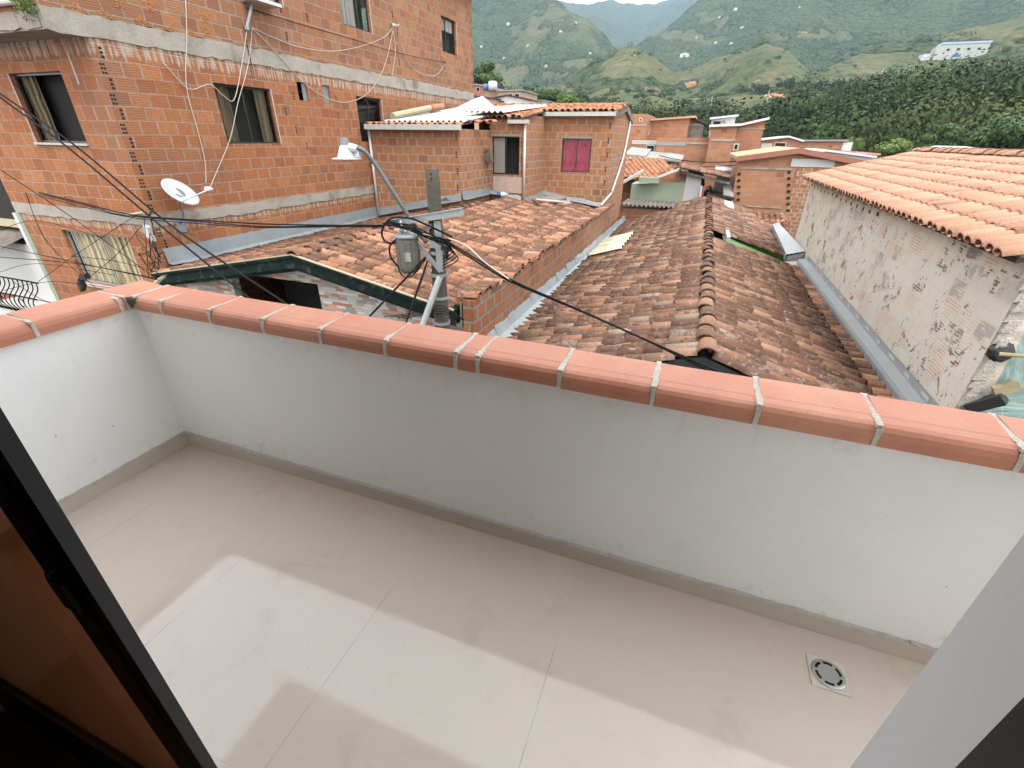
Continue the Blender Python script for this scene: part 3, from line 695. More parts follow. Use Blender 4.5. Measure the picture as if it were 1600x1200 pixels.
# ================================================================== building B (low house with green fascia)
B = thing('tiled_house', 'low house with dark green gutter, stone cladding and orange clay tile roof', 'house', (-6.2, 9, GZ))
XR, ZR = -5.85, -.13; XL, ZL = -9.38, -.78; XE, ZE = -3.14, -.66
sl, sr = (ZR-ZL)/(XR-XL), (ZR-ZE)/(XE-XR)
m = MB(); m.prism([(XL+.05, GZ), (-7.75, GZ), (-7.75, -.62), (-5.75, -.62), (-5.75, GZ), (-3.0, GZ), (-3.0, -.92), (XR, -.22), (XL+.05, -.88)], TY(6.0), 0, -.15)
m.build('wall', M['clad'], B)
tbox(MB(), TY(6.0), -7.8, -5.7, -1.2, -1.19, GZ, -.5).build('opening_shade_sheet', M['shade_black'], B)  # black sheet in place of the shade within the front opening
m = MB()
for (xa, za, xb, zb) in ((XL+.02, ZL+.03, XR, ZR+.04), (XR, ZR+.04, XE+.12, ZE+.02)):
    for dz0, dz1, yy in ((-.20, -.02, 5.70), (-.26, -.20, 5.75), (-.03, .01, 5.66)):
        m.prism([(xa, za+dz0), (xb, zb+dz0), (xb, zb+dz1), (xa, za+dz1)], TY(yy), -.16, 0)
m.build('green_fascia', M['green'], B)
m = MB()
for (xa, za, xb, zb) in ((XL+.02, ZL+.03, XR, ZR+.04), (XR, ZR+.04, XE+.12, ZE+.02)): m.prism([(xa, za+.012), (xb, zb+.012), (xb, zb+.028), (xa, za+.028)], TY(5.655), -.05, 0)
m.build('fascia_capping', M['cream'], B)
m = MB(); m.prism([(XL, ZL-.05), (XR, ZR-.05), (XR, ZR-.01), (XL, ZL-.01)], TY(5.8), 0, -7.08); m.prism([(XR, ZR-.05), (XE, ZE-.05), (XE, ZE-.01), (XR, ZR-.01)], TY(5.8), 0, -9.2); m.prism([(-5.27, -.33), (XE, ZE-.05), (XE, ZE-.01), (-5.27, -.27)], TY(15.0), 0, -2.18)
m.build('roof_deck', M['deck'], B)
m = MB()
vl = np.array([XL-XR, 0, ZL-ZR]); vr = np.array([XE-XR, 0, ZE-ZR]); n1 = int(np.linalg.norm(vl)/.33); n2 = int(np.linalg.norm(vr)/.33)
tiles(m, (XR-.05, 5.70, ZR), (0, 1, 0), vl, 32, 10, pitch=.22, expo=.335, r=.088, jit=.7)
tiles(m, (XR+.03, 5.70, ZR), (0, 1, 0), vr, 52, 8, pitch=.22, expo=.34, r=.088, jit=.75, skip=lambda i, j: (i > 42 and j < 2))
m2 = ridge(MB(), (XR, 5.66, ZR+.035), (XR, 12.85, ZR+.05), r=.105)
ob = m.build('roof', M['tileB'], B, True); ob['_keep'] = 1; ob2 = m2.build('ridge_cap', M['tileB'], ob, True); ob2['_keep'] = 1
m = MB(); m.box(-5.27, -4.35, 15.7, 17.19, -.30, -.22); m.build('terrace_slab', M['cement'], B)
# gutter of the right eave
m = MB(); m.box(-3.12, -2.93, 5.75, 17.2, -.90, -.86); m.box(-2.95, -2.925, 5.75, 17.2, -.86, -.52); m.box(-3.14, -3.12, 5.75, 17.2, -.90, -.80); tag(m.build('valley_gutter', M['fibro3']), 'dark gutter channel between the orange tile eave and brick party wall', 'gutter')
# party wall with cap tiles
pw = thing('party_wall', 'low brick party wall capped with curved clay tiles between two roofs', 'wall', (-2.83, 12, GZ))
m = MB(); wall(m, TX(-2.73), 5.75, 17.2, GZ, -.47, [], th=.17); m.build('wall', M['brickP'], pw)
m = MB()
for i in range(38):
    pass
tiles(m, (-2.96, 5.70, -.43), (.0, 1, 0), (1, .35, -.16), 55, 1, pitch=.21, expo=.25, r=.10, jit=2.2, chan=False)
ob = m.build('cap_tiles', M['tileB'], pw, True); ob['_keep'] = 1
fl = MB(); ys = np.linspace(5.9, 20.8, 50)
for a, b in zip(ys, ys[1:]):
    j0, j1 = random.uniform(-.03, .03), random.uniform(-.03, .03)
    za, zb = -1.13-.006*(a-6), -1.13-.006*(b-6)
    fl.add([(-2.722, a, za+j0), (-2.722, b, zb+j1), (-2.66, b, zb-.18), (-2.66, a, za-.18), (-2.45+j1*.6, b, zb-.22), (-2.45+j0*.6, a, za-.22)], [(0, 1, 2, 3), (3, 2, 4, 5)])
ob = fl.build('metal_flashing', plain('pale_zinc_flashing', (.46, .52, .54), .45, metal=.3, var=.25, vs=3, dirt=((.2, .2, .2), .5))); ob['_keep'] = 1
tag(ob, 'long pale zinc flashing between the party wall and the old brown roof', 'flashing')

# ================================================================== upper house U
U = thing('brick_house', 'small upper brick storey with stepped walls and a crimson curtained window', 'house', (-6.1, 16.5, GZ))
m = MB()
wall(m, TY(12.9), XA+.002, -6.402, -1, 1.76, [], th=.13); wall(m, TX(-6.4), 12.905, 15.03, -1, 1.80, [], th=.13)
wall(m, TY(15.03), -6.4, -5.282, -1, 2.1, [(-6.33, -5.39, .55, 1.63)], th=.13); wall(m, TX(-5.28), 15.035, 17.2, -1, 2.24, [], th=.13)
wall(m, TY(17.2), -5.28, -2.952, GZ, 2.24, [(-4.63, -3.61, .57, 1.60)], th=.13); wall(m, TX(-2.95), 17.205, 21.0, GZ, 2.28, [], th=.13)
wall(m, TY(21.0, 1), XA+.002, -2.952, GZ, 2.2, [], th=.13)
m.prism([(17.205, 2.28), (20.995, 2.28), (20.9, 2.3), (19.2, 2.62), (17.3, 2.42)], TX(-2.95), 0, -.13)
m.build('wall', M['brickU'], U)
Td = TY(15.03)
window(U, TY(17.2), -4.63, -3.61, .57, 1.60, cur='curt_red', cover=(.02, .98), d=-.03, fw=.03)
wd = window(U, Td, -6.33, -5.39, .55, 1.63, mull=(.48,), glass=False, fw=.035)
tbox(MB(), Td, -6.29, -5.92, -.085, -.08, .6, 1.6).build('metal_shutter', plain('grey_window_leaf', (.30, .28, .26), .5), wd)
tbox(MB(), TY(17.2), -4.66, -3.58, 0, .012, 1.605, 1.66).build('lintel', M['cement'], U); tbox(MB(), Td, -6.36, -5.36, 0, .012, 1.635, 1.70).build('lintel', M['cement'], U)
tbox(MB(), Td, -6.3, -5.3, 0, .02, .02, .50).build('whitewash_patch', plain('flaking_whitewash', (.55, .42, .36), .95, var=.35, vs=12, dirt=((.4, .2, .14), .9)), U)
hole_shades(TY(12.9), [(-6.50-.02*(k % 2), 1.52-k*.43) for k in range(4)], U, s=.032)
hole_shades(TY(12.9), [(-6.43, 1.30-k*.43) for k in range(4)], U, s=.014)
hole_shades(TY(15.03), [(-5.33, 1.45-k*.215) for k in range(8)], U, s=.026)
hole_shades(TY(17.2), [(-3.05-.01*(k % 2), 1.9-k*.43) for k in range(5)], U, s=.034)
band(TX(-2.95), 17.25, 20.95, .95, 1.0, U, m_='cement', proud=.008)
# roof: plane rising to the back
zr = lambda y: 1.90+.118*(y-12.7)
m = MB(); m.add([(-9.38, 12.78, zr(12.78)-.05), (-6.35, 12.78, zr(12.78)-.05), (-6.35, 14.9, zr(14.9)-.05), (-5.2, 14.9, zr(14.9)-.05), (-5.2, 17.05, zr(17.05)-.05), (-2.88, 17.05, zr(17.05)-.05), (-2.88, 19.3, zr(19.3)-.05), (-9.38, 19.3, zr(19.3)-.05)], [(0, 1, 2, 7), (2, 3, 4, 7), (4, 5, 6, 7)])
m.add([(-9.38, 19.3, zr(19.3)-.05), (-2.88, 19.3, zr(19.3)-.05), (-2.88, 21.2, zr(16)), (-9.38, 21.2, zr(16))], [(0, 1, 2, 3)])
rf = m.build('roof', M['deck'], U); rf['_keep'] = 1
m = MB(); V_ = np.array([0, -1, -.118])
tiles(m, (-6.45, 19.3, zr(19.3)-.03), (1, 0, 0), V_, 17, 7, pitch=.21, expo=.31, r=.09, jit=1.4)
tiles(m, (-6.5, 17.1, zr(17.1)-.03), (1, 0, 0), V_, 6, 7, pitch=.2, expo=.31, r=.088, jit=1.8)
tiles(m, (-9.3, 19.3, zr(19.3)-.03), (1, 0, 0), V_, 14, 2, pitch=.2, expo=.31, r=.085, jit=1.4)
tiles(m, (-9.35, 13.15, zr(13.15)-.04), (1, 0, 0), V_, 15, 1, pitch=.2, expo=.33, r=.08, jit=2)
tiles(m, (-6.6, 14.0, zr(14.0)-.05), (1, .3, 0), V_, 4, 1, pitch=.2, expo=.33, r=.08, jit=2.5)
ob = m.build('clay_tiles', M['tileU'], U, True); ob['_keep'] = 1
m = MB(); ridge(m, (-2.9, 19.3, zr(19.3)), (-9.3, 19.3, zr(19.3)+.02), r=.09, L_=.34); ob = m.build('ridge_cap', M['tileU'], U, True); ob['_keep'] = 1
m = MB()
corrugated(m, (-9.1, 18.6, zr(18.6)+.02), (1, 0, 0), (0, -1, -.118), 2.7, 5.35, amp=.03, per=.18)
corrugated(m, (-6.75, 18.2, zr(18.2)+.09), (1, .10, 0), (-.08, -1, -.10), 1.2, 3.6, amp=.03, per=.18)
m.build('cement_sheets', M['fibro'], U)
m = MB(); m.tube([(-8.95, 13.6, zr(13.6)+.12), (-8.85, 15.7, zr(15.7)+.18)], .10, 10); m.build('ridge_flashing', M['cream'], U)
m = MB(); m.tube([(-8.85, 15.7, zr(15.7)+.17), (-8.8, 16.5, zr(16.5)+.18)], [.12, .10], 10); m.build('loose_clay_cap', M['tileU'], U)
m = MB(); m.add([(-8.7, 17.0, zr(17)+.05), (-7.7, 17.4, zr(17.4)+.05), (-7.75, 17.6, zr(17.6)+.42), (-8.1, 17.3, zr(17.3)+.30), (-7.4, 17.9, zr(17.9)+.08)], [(0, 1, 2, 3), (1, 4, 2)]); ob = m.build('bent_zinc_sheet', M['gutter'], U); ob['_keep'] = 1
m = MB(); m.box(-9.32, -6.28, 12.66, 12.80, 1.765, 1.90); m.build('gutter', M['gutterW'], U)
m = MB(); m.box(-5.75, -5.1, 14.86, 15.0, 1.98, 2.08); m.build('gutter', M['gutterW'], U)
m = MB(); m.box(-5.30, -2.86, 16.98, 17.12, 2.25, 2.37); m.build('gutter', M['gutterW'], U)
m = MB(); m.prism([(17.0, 2.36), (19.3, 2.66), (21.2, 2.30), (21.2, 2.14), (19.3, 2.48), (17.0, 2.22)], TX(-2.93), 0, .07); m.build('dark_verge_board', M['fibro3'], U)
for pts in ([(-9.30, 12.84, 1.78), (-9.30, 12.84, -.55)], [(-5.22, 14.98, 2.0), (-5.215, 14.98, -.22)],
            [(-2.90, 20.55, 2.20), (-2.89, 20.45, 1.95), (-2.89, 19.7, .95), (-2.885, 18.0, -.02), (-2.885, 17.7, -.12), (-2.9, 16.1, -.32)]):
    m = MB(); m.tube(smooth_path(pts, 3) if len(pts) > 2 else pts, .038, 8); ob = m.build('downpipe', M['pvc'], U, True)
fl = MB()
def fstrip(P1, P2, out, h=.16, n=8):
    P1, P2, out = (np.array(q, float) for q in (P1, P2, out))
    for i in range(n):
        a = P1+(P2-P1)*i/n; b = P1+(P2-P1)*(i+1)/n; ja, jb = random.uniform(-.03, .03), random.uniform(-.03, .03)
        fl.add([a+(0, 0, h+ja)+out*.012, b+(0, 0, h+jb)+out*.012, b+out*.05, a+out*.05, b+out*(.16+jb), a+out*(.16+ja)], [(0, 1, 2, 3), (3, 2, 5, 4)])
        fl.f[-1] = tuple([fl.f[-1][0], fl.f[-1][1], fl.f[-1][3], fl.f[-1][2]])
fstrip((-9.35, 12.9, -.62), (-6.4, 12.9, -.03), (0, -1, 0), .2, 14)
fstrip((-6.4, 12.9, -.0), (-6.4, 15.0, -.02), (1, 0, 0), .2)
fstrip((-5.28, 15.05, -.24), (-5.28, 17.15, -.22), (1, 0, 0), .12); fstrip((-5.26, 17.2, -.20), (-2.95, 17.2, -.52), (0, -1, 0), .12)
fstrip((-6.38, 15.0, -.0), (-5.3, 15.0, -.16), (0, -1, 0), .1, 5)
ob = fl.build('foot_flashing', M['zinc'], U); ob['_keep'] = 1
# meter cluster on the corner by the open window
m = MB(); m.box(-6.37, -6.2, 14.55, 14.75, .95, 1.12); m.box(-6.36, -6.22, 14.6, 14.72, 1.2, 1.3)
for k in range(9): m.tube(smooth_path([(-6.3, 14.6, 1.3), (-6.2+random.uniform(-.05, .1), 14.55+random.uniform(-.1, .1), 1.1+random.uniform(-.15, .1)), (-6.32, 14.6, .85+random.uniform(-.1, .2))], 4), .009, 5)
tag(m.build('wire_cluster', M['fibro3']), 'tangle of wires and insulators beside the open grey window', 'wiring')
# odds and ends left on the tiled roof
m = MB(); m.tube([(-4.9, 15.3, -.17), (-4.1, 15.9, -.27)], .035, 8); m.obox((-4.05, 15.95, -.27), (.10, .06, 0), (-.04, .07, 0), (0, 0, .04)); tag(m.build('discarded_pipe', M['gutterW']), 'grey discarded pipe lying on the orange tiles below the crimson window', 'pipe')
m = MB(); m.tube([(-4.95, 15.1, -.15), (-4.6, 14.7, -.27)], .028, 8); tag(m.build('thin_stick', M['wood']), 'thin dark stick lying on the roof beside the discarded pipe', 'stick')
bt = thing('plastic_bottle', 'blue and white plastic bottle lying on tiles below the open window', 'bottle', (-5.75, 14.3, -.02))
m = MB(); m.lathe((-5.85, 14.3, .04), [(0, 0), (.07, .0), (.075, .03), (.075, .12)], 12, (1, .2, 0)); m.build('body', plain('blue_plastic', (.05, .11, .35), .4), bt, True)
m = MB(); m.lathe((-5.85, 14.3, .04), [(.075, .122), (.07, .22), (.03, .28), (.03, .31), (0, .31)], 12, (1, .2, 0)); m.build('cap', M['white'], bt, True)
m = MB(); m.add([(-7.0, 12.4, .0), (-6.78, 12.2, .14), (-6.6, 12.3, .10), (-6.55, 12.45, .0), (-6.8, 12.1, .02)], [(0, 1, 4), (1, 2, 4), (2, 3, 4), (0, 4, 3)]); ob = tag(m.build('torn_plastic_scrap', M['fibro3']), 'black torn scrap on the ridge near the flashing, left of the open window', 'scrap')

# ================================================================== old brown roof Br
Br = thing('old_tiled_house', 'old house under a wide brown lichen stained clay tile roof in the middle', 'house', (.2, 13, GZ))
RX, RZ = .40, -.52; LX, LZ = -2.50, -1.42; EX, EZ = 2.72, -1.34
m = MB(); m.prism([(-2.55, GZ), (2.7, GZ), (2.7, -1.45), (RX, -.72), (-2.55, -1.5)], TY(5.6), 0, -.15); m.box(-2.7, -2.55, 5.6, 20.5, GZ, -1.5); m.box(2.55, 2.7, 6.1, 14.4, GZ, -1.48)
m.build('wall', M['whitewall'], Br)
m = MB()
for a, b, c, d in ((LX, LZ, RX, RZ), (RX, RZ, EX, EZ)): m.prism([(a, b-.06), (c, d-.06), (c, d-.02), (a, b-.02)], TY(5.15), 0, -15.6 if a == LX else -7.9)
m.build('roof_deck', M['deck'], Br)
m = MB()
for a, b, c, d in ((LX, LZ, RX, RZ), (RX, RZ, EX, EZ)): m.prism([(a, b-.17), (c, d-.17), (c, d-.01), (a, b-.01)], TY(5.10), 0, -.03)
m.build('dark_fascia', plain('dark_slate_fascia', (.035, .04, .045), .5), Br)
m = MB(); vl = np.array([LX-RX, 0, LZ-RZ]); vr = np.array([EX-RX, 0, EZ-RZ])
tiles(m, (RX-.05, 5.08, RZ), (0, 1, 0), vl, 74, 10, pitch=.208, expo=.30, r=.086, jit=2.2)
tiles(m, (RX+.05, 5.08, RZ), (0, 1, 0), vr, 45, 8, pitch=.208, expo=.30, r=.086, jit=2.2, skip=lambda i, j: 5.08+i*.208 > 12.75+max(0, (.45+j*.29-.95))*.69)
ob = m.build('roof', M['tileBr'], Br, True); ob['_keep'] = 1
m = ridge(MB(), (RX, 5.02, RZ+.05), (RX+.08, 20.4, RZ+.0), r=.108, L_=.40); o2 = m.build('ridge_cap', M['tileBr'], ob, True); o2['_keep'] = 1
# cement sheet patch
m = MB(); corrugated(m, (-2.58, 15.7, -1.22), (0, -1, 0), (1, 0, .30), 2.9, .85, amp=.04, per=.48); 
m = MB(); vv = np.array([-.86, 0, -.27]); corrugated(m, (-1.70, 15.75, -1.03), (.0, -1, 0), vv, 2.7, .95, amp=.035, per=.45)
tag(m.build('roofing_sheet', M['fibro2']), 'mossy corrugated cement sheet patch at the left edge of the old brown roof', 'roof sheet')
# back right roof, one step higher, with its green gutter
Bk = thing('stepped_tiled_house', 'rear tiled house with green gutter beside the pale rough wall', 'house', (2, 17, GZ))
m = MB(); V2 = np.array([1, 0, -.29])
tiles(m, (.55, 14.4, -.58), (0, 1, .0), V2, 29, 8, pitch=.21, expo=.30, r=.086, jit=2.0)
ridge(m, (.55, 14.35, -.58), (2.85, 14.5, -1.25), r=.11, L_=.34)
ob = m.build('roof', M['tileBr'], Bk, True); ob['_keep'] = 1
m = MB()
tiles(m, (1.6, 22.6, -1.05), (1, 0, 0), (0, -1, -.16), 9, 5, pitch=.21, expo=.30, r=.085, jit=1.6); ob = m.build('lighter_tiles', M['tileB'], Bk, True); ob['_keep'] = 1
m = MB(); m.prism([(.52, -.65), (2.9, -1.36), (2.9, -1.41), (.52, -.70)], TY(14.45), 0, -6.0); m.box(.6, 2.8, 14.6, 20.5, GZ, -1.5); m.build('roof_deck', M['deck'], Bk)
m = MB(); m.add([(.85, 12.75, -.70), (2.75, 13.9, -1.36), (2.75, 14.5, -1.36), (.85, 14.45, -.70), (.85, 14.45, -.60), (2.75, 14.5, -1.22), (.85, 12.75, -.66), (2.75, 13.9, -1.33), (.85, 12.83, -.78), (2.75, 14.03, -1.40)], [(0, 1, 2, 3), (3, 2, 5, 4), (0, 1, 7, 6)]); m.build('green_gutter', M['greenp'], Bk)
m = MB(); m.obox((.93, 13.55, -.62), (.04, 0, 0), (.0, .55, 0), (0, 0, .10)); m.build('end_flashing', M['gutterW'], Bk)
# right-hand gutters
gt = thing('box_gutter', 'long pale metal box gutter at the foot of the rough white wall', 'gutter', (2.78, 9.5, -1.3))
m = MB(); m.add([(2.715, 5.55, -1.10), (2.70, 13.7, -1.10), (2.72, 13.7, -1.055), (2.735, 5.55, -1.055), (2.875, 13.7, -1.03), (2.875, 5.55, -1.03), (2.885, 13.7, -.93), (2.885, 5.55, -.93), (2.715, 5.55, -1.2), (2.70, 13.7, -1.2)], [(0, 3, 2, 1), (3, 5, 4, 2), (5, 7, 6, 4), (8, 0, 1, 9)])
ob = m.build('channel', M['gutter'], gt); ob['_keep'] = 1
m = MB()
for k in range(14): m.obox((2.876, 6.0+k*.58, -.975), (.002, 0, 0), (0, .05+random.random()*.06, 0), (0, 0, .02))
m.build('sealant_patches', M['white'], gt)
m = MB(); m.add([(2.48, 14.0, -1.02), (2.62, 18.7, -.93), (2.78, 18.7, -.86), (2.88, 14.0, -.90), (2.48, 14.0, -1.2), (2.62, 18.7, -1.15)], [(0, 1, 2, 3), (4, 5, 1, 0)]); m.add([(2.50, 13.96, -1.05), (2.86, 13.96, -.93), (2.86, 13.96, -1.25), (2.50, 13.96, -1.25)], [(0, 1, 2, 3)])
ob = m.build('gutter_hood', M['gutter']); ob['_keep'] = 1; tag(ob, 'pale sheet metal hood past the far end of the long box gutter', 'flashing')
m = MB(); m.add([(2.35, 13.2, -1.30), (2.70, 13.0, -1.18), (2.85, 13.8, -1.10), (2.4, 13.9, -1.2)], [(0, 1, 2, 3)]); ob = m.build('bent_flashing', M['gutterW']); ob['_keep'] = 1; tag(ob, 'short bent grey flashing where the green gutter meets the box gutter', 'flashing')
m = MB()
tiles(m, (2.70, 5.5, -1.20), (0, 1, 0), (-1, 0, -.12), 40, 1, pitch=.2, expo=.16, r=.085, jit=1.2, chan=False)
ob = m.build('eave_tiles', M['tileB']); ob['_keep'] = 1; tag(ob, 'row of brown tile ends just under the long box gutter', 'roof tiles')
m = MB(); m.box(2.36, 2.50, 5.52, 13.9, -1.42, -1.34); tag(m.build('dirty_gutter', M['fibro2']), 'dirty open gutter strip along the right eave of the old roof', 'gutter')

# ================================================================== rough white wall house
Wh = thing('rendered_house', 'house with rough mortar smeared side wall and clean peach clay tile roof', 'house', (4.5, 10.5, GZ))
m = MB()
n = 44; ptsT = []
wall(m, TX(2.9, -1), 5.45, 15.85, GZ, .70, [], th=.2)
m.build('wall', M['brickR'], Wh)
m = MB(); wall(m, TY(15.85, 1), 3.1, 9, GZ, .7, []); m.prism([(3.1, .70), (7.3, .70), (5.05, 1.35)], TY(15.85, 1), 0, -.12); m.prism([(3.1, .70), (7.3, .70), (5.05, 1.35)], TY(5.45), 0, -.12)
m.build('end_wall', M['whitewall'], Wh)
m = MB()
for k in range(30):                 # mortar blobs that stand proud, and ragged near edge
    z = -2.2+k*.1; m.obox((2.93+random.uniform(-.02, .05), 5.43, z), (random.uniform(.03, .06), 0, .01), (0, random.uniform(.01, .035), 0), (.01, 0, random.uniform(.05, .08)))
m.build('mortar_edge', plain('mortar', (.62, .58, .52), .95, bump=.02, vs=8), Wh)
hole_shades(TX(2.9, -1), [(y, .50+random.uniform(-.02, .02)) for y in np.arange(9.8, 15.7, .42)], Wh, rows=1, s=.05)
m = MB(); sl = (1.36-.74)/(5.05-2.75)
m.prism([(2.72, .72), (5.05, .72+sl*2.33), (7.4, .72), (7.4, .68), (5.05, .68+sl*2.33), (2.72, .68)], TY(5.35), 0, -10.6)
m.build('roof_deck', M['deck'], Wh)
m = MB(); vW = np.array([2.70-5.05, 0, -sl*2.35]); tiles(m, (5.02, 5.30, .74+sl*2.33), (0, 1, 0), vW, 53, 7, pitch=.2, expo=.345, r=.088, jit=.7)
tiles(m, (5.08, 5.30, .74+sl*2.33), (0, 1, 0), np.array([2.3, 0, -sl*2.35]), 53, 7, pitch=.2, expo=.345, r=.088, jit=.7)
mm = MB(); mm.box(2.735, 2.89, 5.36, 15.88, .69, .765); mm.build('eave_mortar', M['cement'], Wh)
ob = m.build('roof', M['tileW'], Wh, True); ob['_keep'] = 1
m = ridge(MB(), (5.05, 5.3, .80+sl*2.33), (5.05, 15.9, .80+sl*2.33), r=.12, L_=.36); o2 = m.build('ridge_cap', M['tileW'], ob, True); o2['_keep'] = 1

# teal stone facade facing the street
m = MB(); wall(m, TY(5.45), 3.1, 9, GZ, .7, []); ob = m.build('stone_facade', M['tarp'], Wh)
q = on_y((1512, 637), 5.40); q2 = on_y((1570, 622), 5.30); m = MB(); m.bar(q, q2, .16, .10); tag(m.build('awning_strip', M['blackm']), 'flat black strip fixed to the teal facade at the right edge', 'awning')
m = MB(); q = on_y((1552, 612), 5.36); q2 = on_y((1592, 602), 5.36); m.bar(q, q2, .06, .10); m.bar(q+(.05, 0, .03), q2+(-.05, 0, .03), .05, .08); tag(m.build('stone_ledge', M['yleaf']), 'small yellowish stone ledge just above the black strip on the teal facade', 'ledge')
m = MB(); q = on_y((1564, 550), 5.43); m.lathe(q, [(0, .05), (.07, .045), (.10, .02), (.11, 0), (.10, -.03)], 9, (0.1, -1, .1)); tag(m.build('recess_shade_lump', M['blackm']), 'small black lump added as the shade of a recess at the rough wall edge', 'recess')  # black lump added in place of the shade inside a wall recess
m = MB(); m.tube([on_y((1560, 553), 5.38), on_y((1600, 556), 5.38), on_y((1640, 560), 5.38)], .02, 8); tag(m.build('wall_pipe', M['yleaf']), 'thin pale pipe running right from the painted recess shade on the teal facade', 'pipe')

# ================================================================== street pole with transformer and lamp
PX, PY = -2.92, 5.15
po = thing('utility_pole', 'weathered grey utility pole with metal crossarm and braces', 'pole', (PX, PY, GZ))
m = MB(); zs = np.linspace(GZ, 1.27, 22); m.tube([(PX+random.gauss(0, .0015), PY, z) for z in zs], [.118-.038*(z-GZ)/4.1+random.gauss(0, .0012) for z in zs], 16); m.build('shaft', M['polewood'], po, True)
m = MB(); m.bar((PX-.52, PY-.15, .66), (PX+.42, PY-.11, .84), .07, .075); m.bar((PX-.52, PY-.15, .70), (PX+.42, PY-.11, .88), .10, .008); m.build('crossarm', M['galv'], po)
m = MB(); m.bar((PX-.33, PY-.15, .58), (PX+.10, PY-.12, .12), .06, .012, up=(0, 1, 0)); m.bar((PX+.09, PY-.12, .72), (PX+.09, PY-.12, .12), .09, .012, up=(0, 1, 0)); m.bar((PX+.02, PY-.11, .55), (PX+.02, PY-.11, .40), .10, .03, up=(0, 1, 0)); m.build('brace', M['galv'], po)
m = MB(); a, b = on_y((686, 432), 5.02), on_y((656, 515), 4.75); b2 = a+(b-a)*1.9; m.bar(a, b2, .05, .012, up=(0, 1, 0)); m.bar(a+(.0, .03, 0), b2+(0, .03, 0), .012, .05, up=(0, 1, 0)); m.bar(a+(.05, .0, 0), b2+(.05, 0, 0), .012, .05, up=(0, 1, 0)); m.build('channel_strut', M['galv'], po)
m = MB()
for z in (.33, .05, -.25, -.6): m.lathe((PX, PY, z), [(.104, -.02), (.110, -.02), (.110, .02), (.104, .02)], 18)
m.build('steel_bands', M['galv'], po)
m = MB()
for k in range(9): m.lathe((PX+random.uniform(-.05, .05), PY-.075, .95+random.uniform(-.3, .3)), [(0, .006), (.012, .004), (.014, 0)], 6, (0, -1, 0))
m.build('bolt_holes', M['shade_black'], po)
tr = thing('transformer', 'small stained steel transformer box hanging left of the pole', 'transformer', (-3.32, 4.98, -.02))
tcx, tcy = on_y((638, 396), 4.98)[[0, 1]]
m = MB(); m.lathe((tcx, tcy, .11), [(0, -.02), (.10, -.02), (.125, .01), (.13, .03)], 16); vs = []
m.lathe((tcx, tcy, .11), [(.13, .03), (.135, .06), (.138, .40), (.142, .41)], 14); m.build('body', M['tank'], tr)
m = MB(); m.lathe((tcx, tcy, .52), [(.142, 0), (.155, .0), (.155, .018), (.14, .03), (0, .035)], 14); m.build('lid', M['zinc'], tr)
m = MB(); m.lathe((tcx-.05, tcy-.02, .55), [(.022, 0), (.022, .03), (.034, .035), (.034, .05), (.02, .055), (.034, .075), (.02, .08), (.018, .16), (0, .16)], 12); m.build('bushing', M['galv'], tr, True)
m = MB(); m.bar((tcx, tcy+.08, .50), (PX, PY-.08, .66), .05, .05); m.build('hanger', M['galv'], tr)
m = MB(); a = math.radians(-62); m.obox((tcx+.141*math.cos(a), tcy+.141*math.sin(a), .30), (-.036*math.sin(a), .036*math.cos(a), 0), (.001*math.cos(a), .001*math.sin(a), 0), (0, 0, .055)); m.build('rating_plate', plain('aged_paper_label', (.42, .40, .33), .8, vs=40, var=.3), tr)
m = MB()
for k in range(10):
    a = k*2*PI/10; m.obox((tcx+.139*math.cos(a), tcy+.139*math.sin(a), .30), (-.004*math.sin(a), .004*math.cos(a), 0), (.006*math.cos(a), .006*math.sin(a), 0), (0, 0, .17))
m.build('cooling_ribs', M['tank'], tr)
la = thing('street_lamp', 'white bell street lamp on a bent grey arm reaching out from the pole', 'street lamp', (PX, PY-.1, .6))
p0 = on_y((654, 362), 5.03); p1 = on_y((590, 262), 4.95); p2 = on_y((571, 238), 4.9); p3 = on_y((561, 232), 4.88)
m = MB(); m.tube(smooth_path([p0+(.10, .0, -.12), p0, (p0+p1)/2, p1, p2, p3, p3+(-.06, -.02, .0)], 5), .026, 10); m.build('arm', plain('grey_lamp_arm', (.14, .155, .17), .45, metal=.4), la, True)
lc = on_y((541, 240), 4.85)
m = MB(); m.lathe(lc, [(.118, -.055), (.105, -.045), (.085, .02), (.062, .075), (.05, .085)], 20); m.lathe(lc, [(.118, -.055), (.165, -.060), (.168, -.048), (.118, -.040)], 20); m.build('housing', M['lampwhite'], la, True)
m = MB(); m.lathe(lc, [(0, -.075), (.06, -.072), (.115, -.055)], 16); m.build('refractor', M['clear'], la, True)
m = MB(); m.lathe(lc, [(.05, .085), (.046, .09), (.046, .15), (.04, .158), (0, .16)], 14); m.build('photocell', plain('grey_photocell', (.20, .22, .25), .5), la, True)
m = MB(); m.tube([p3+(-.02, 0, -.005), lc+(.05, .01, .06)], [.04, .055], 10); m.obox(p3+np.array([-.03, 0, -.05]), (.03, 0, 0), (0, .02, 0), (0, 0, .04)); m.build('clamp', M['lampwhite'], la)

def cable(pts, r, label, name='cable', mt='black', group=None, sm=True):
    m = MB(); m.tube(smooth_path(pts, 6) if sm else pts, r, 6); o = m.build(name, M[mt], None, True); return tag(o, label, 'cable', group)
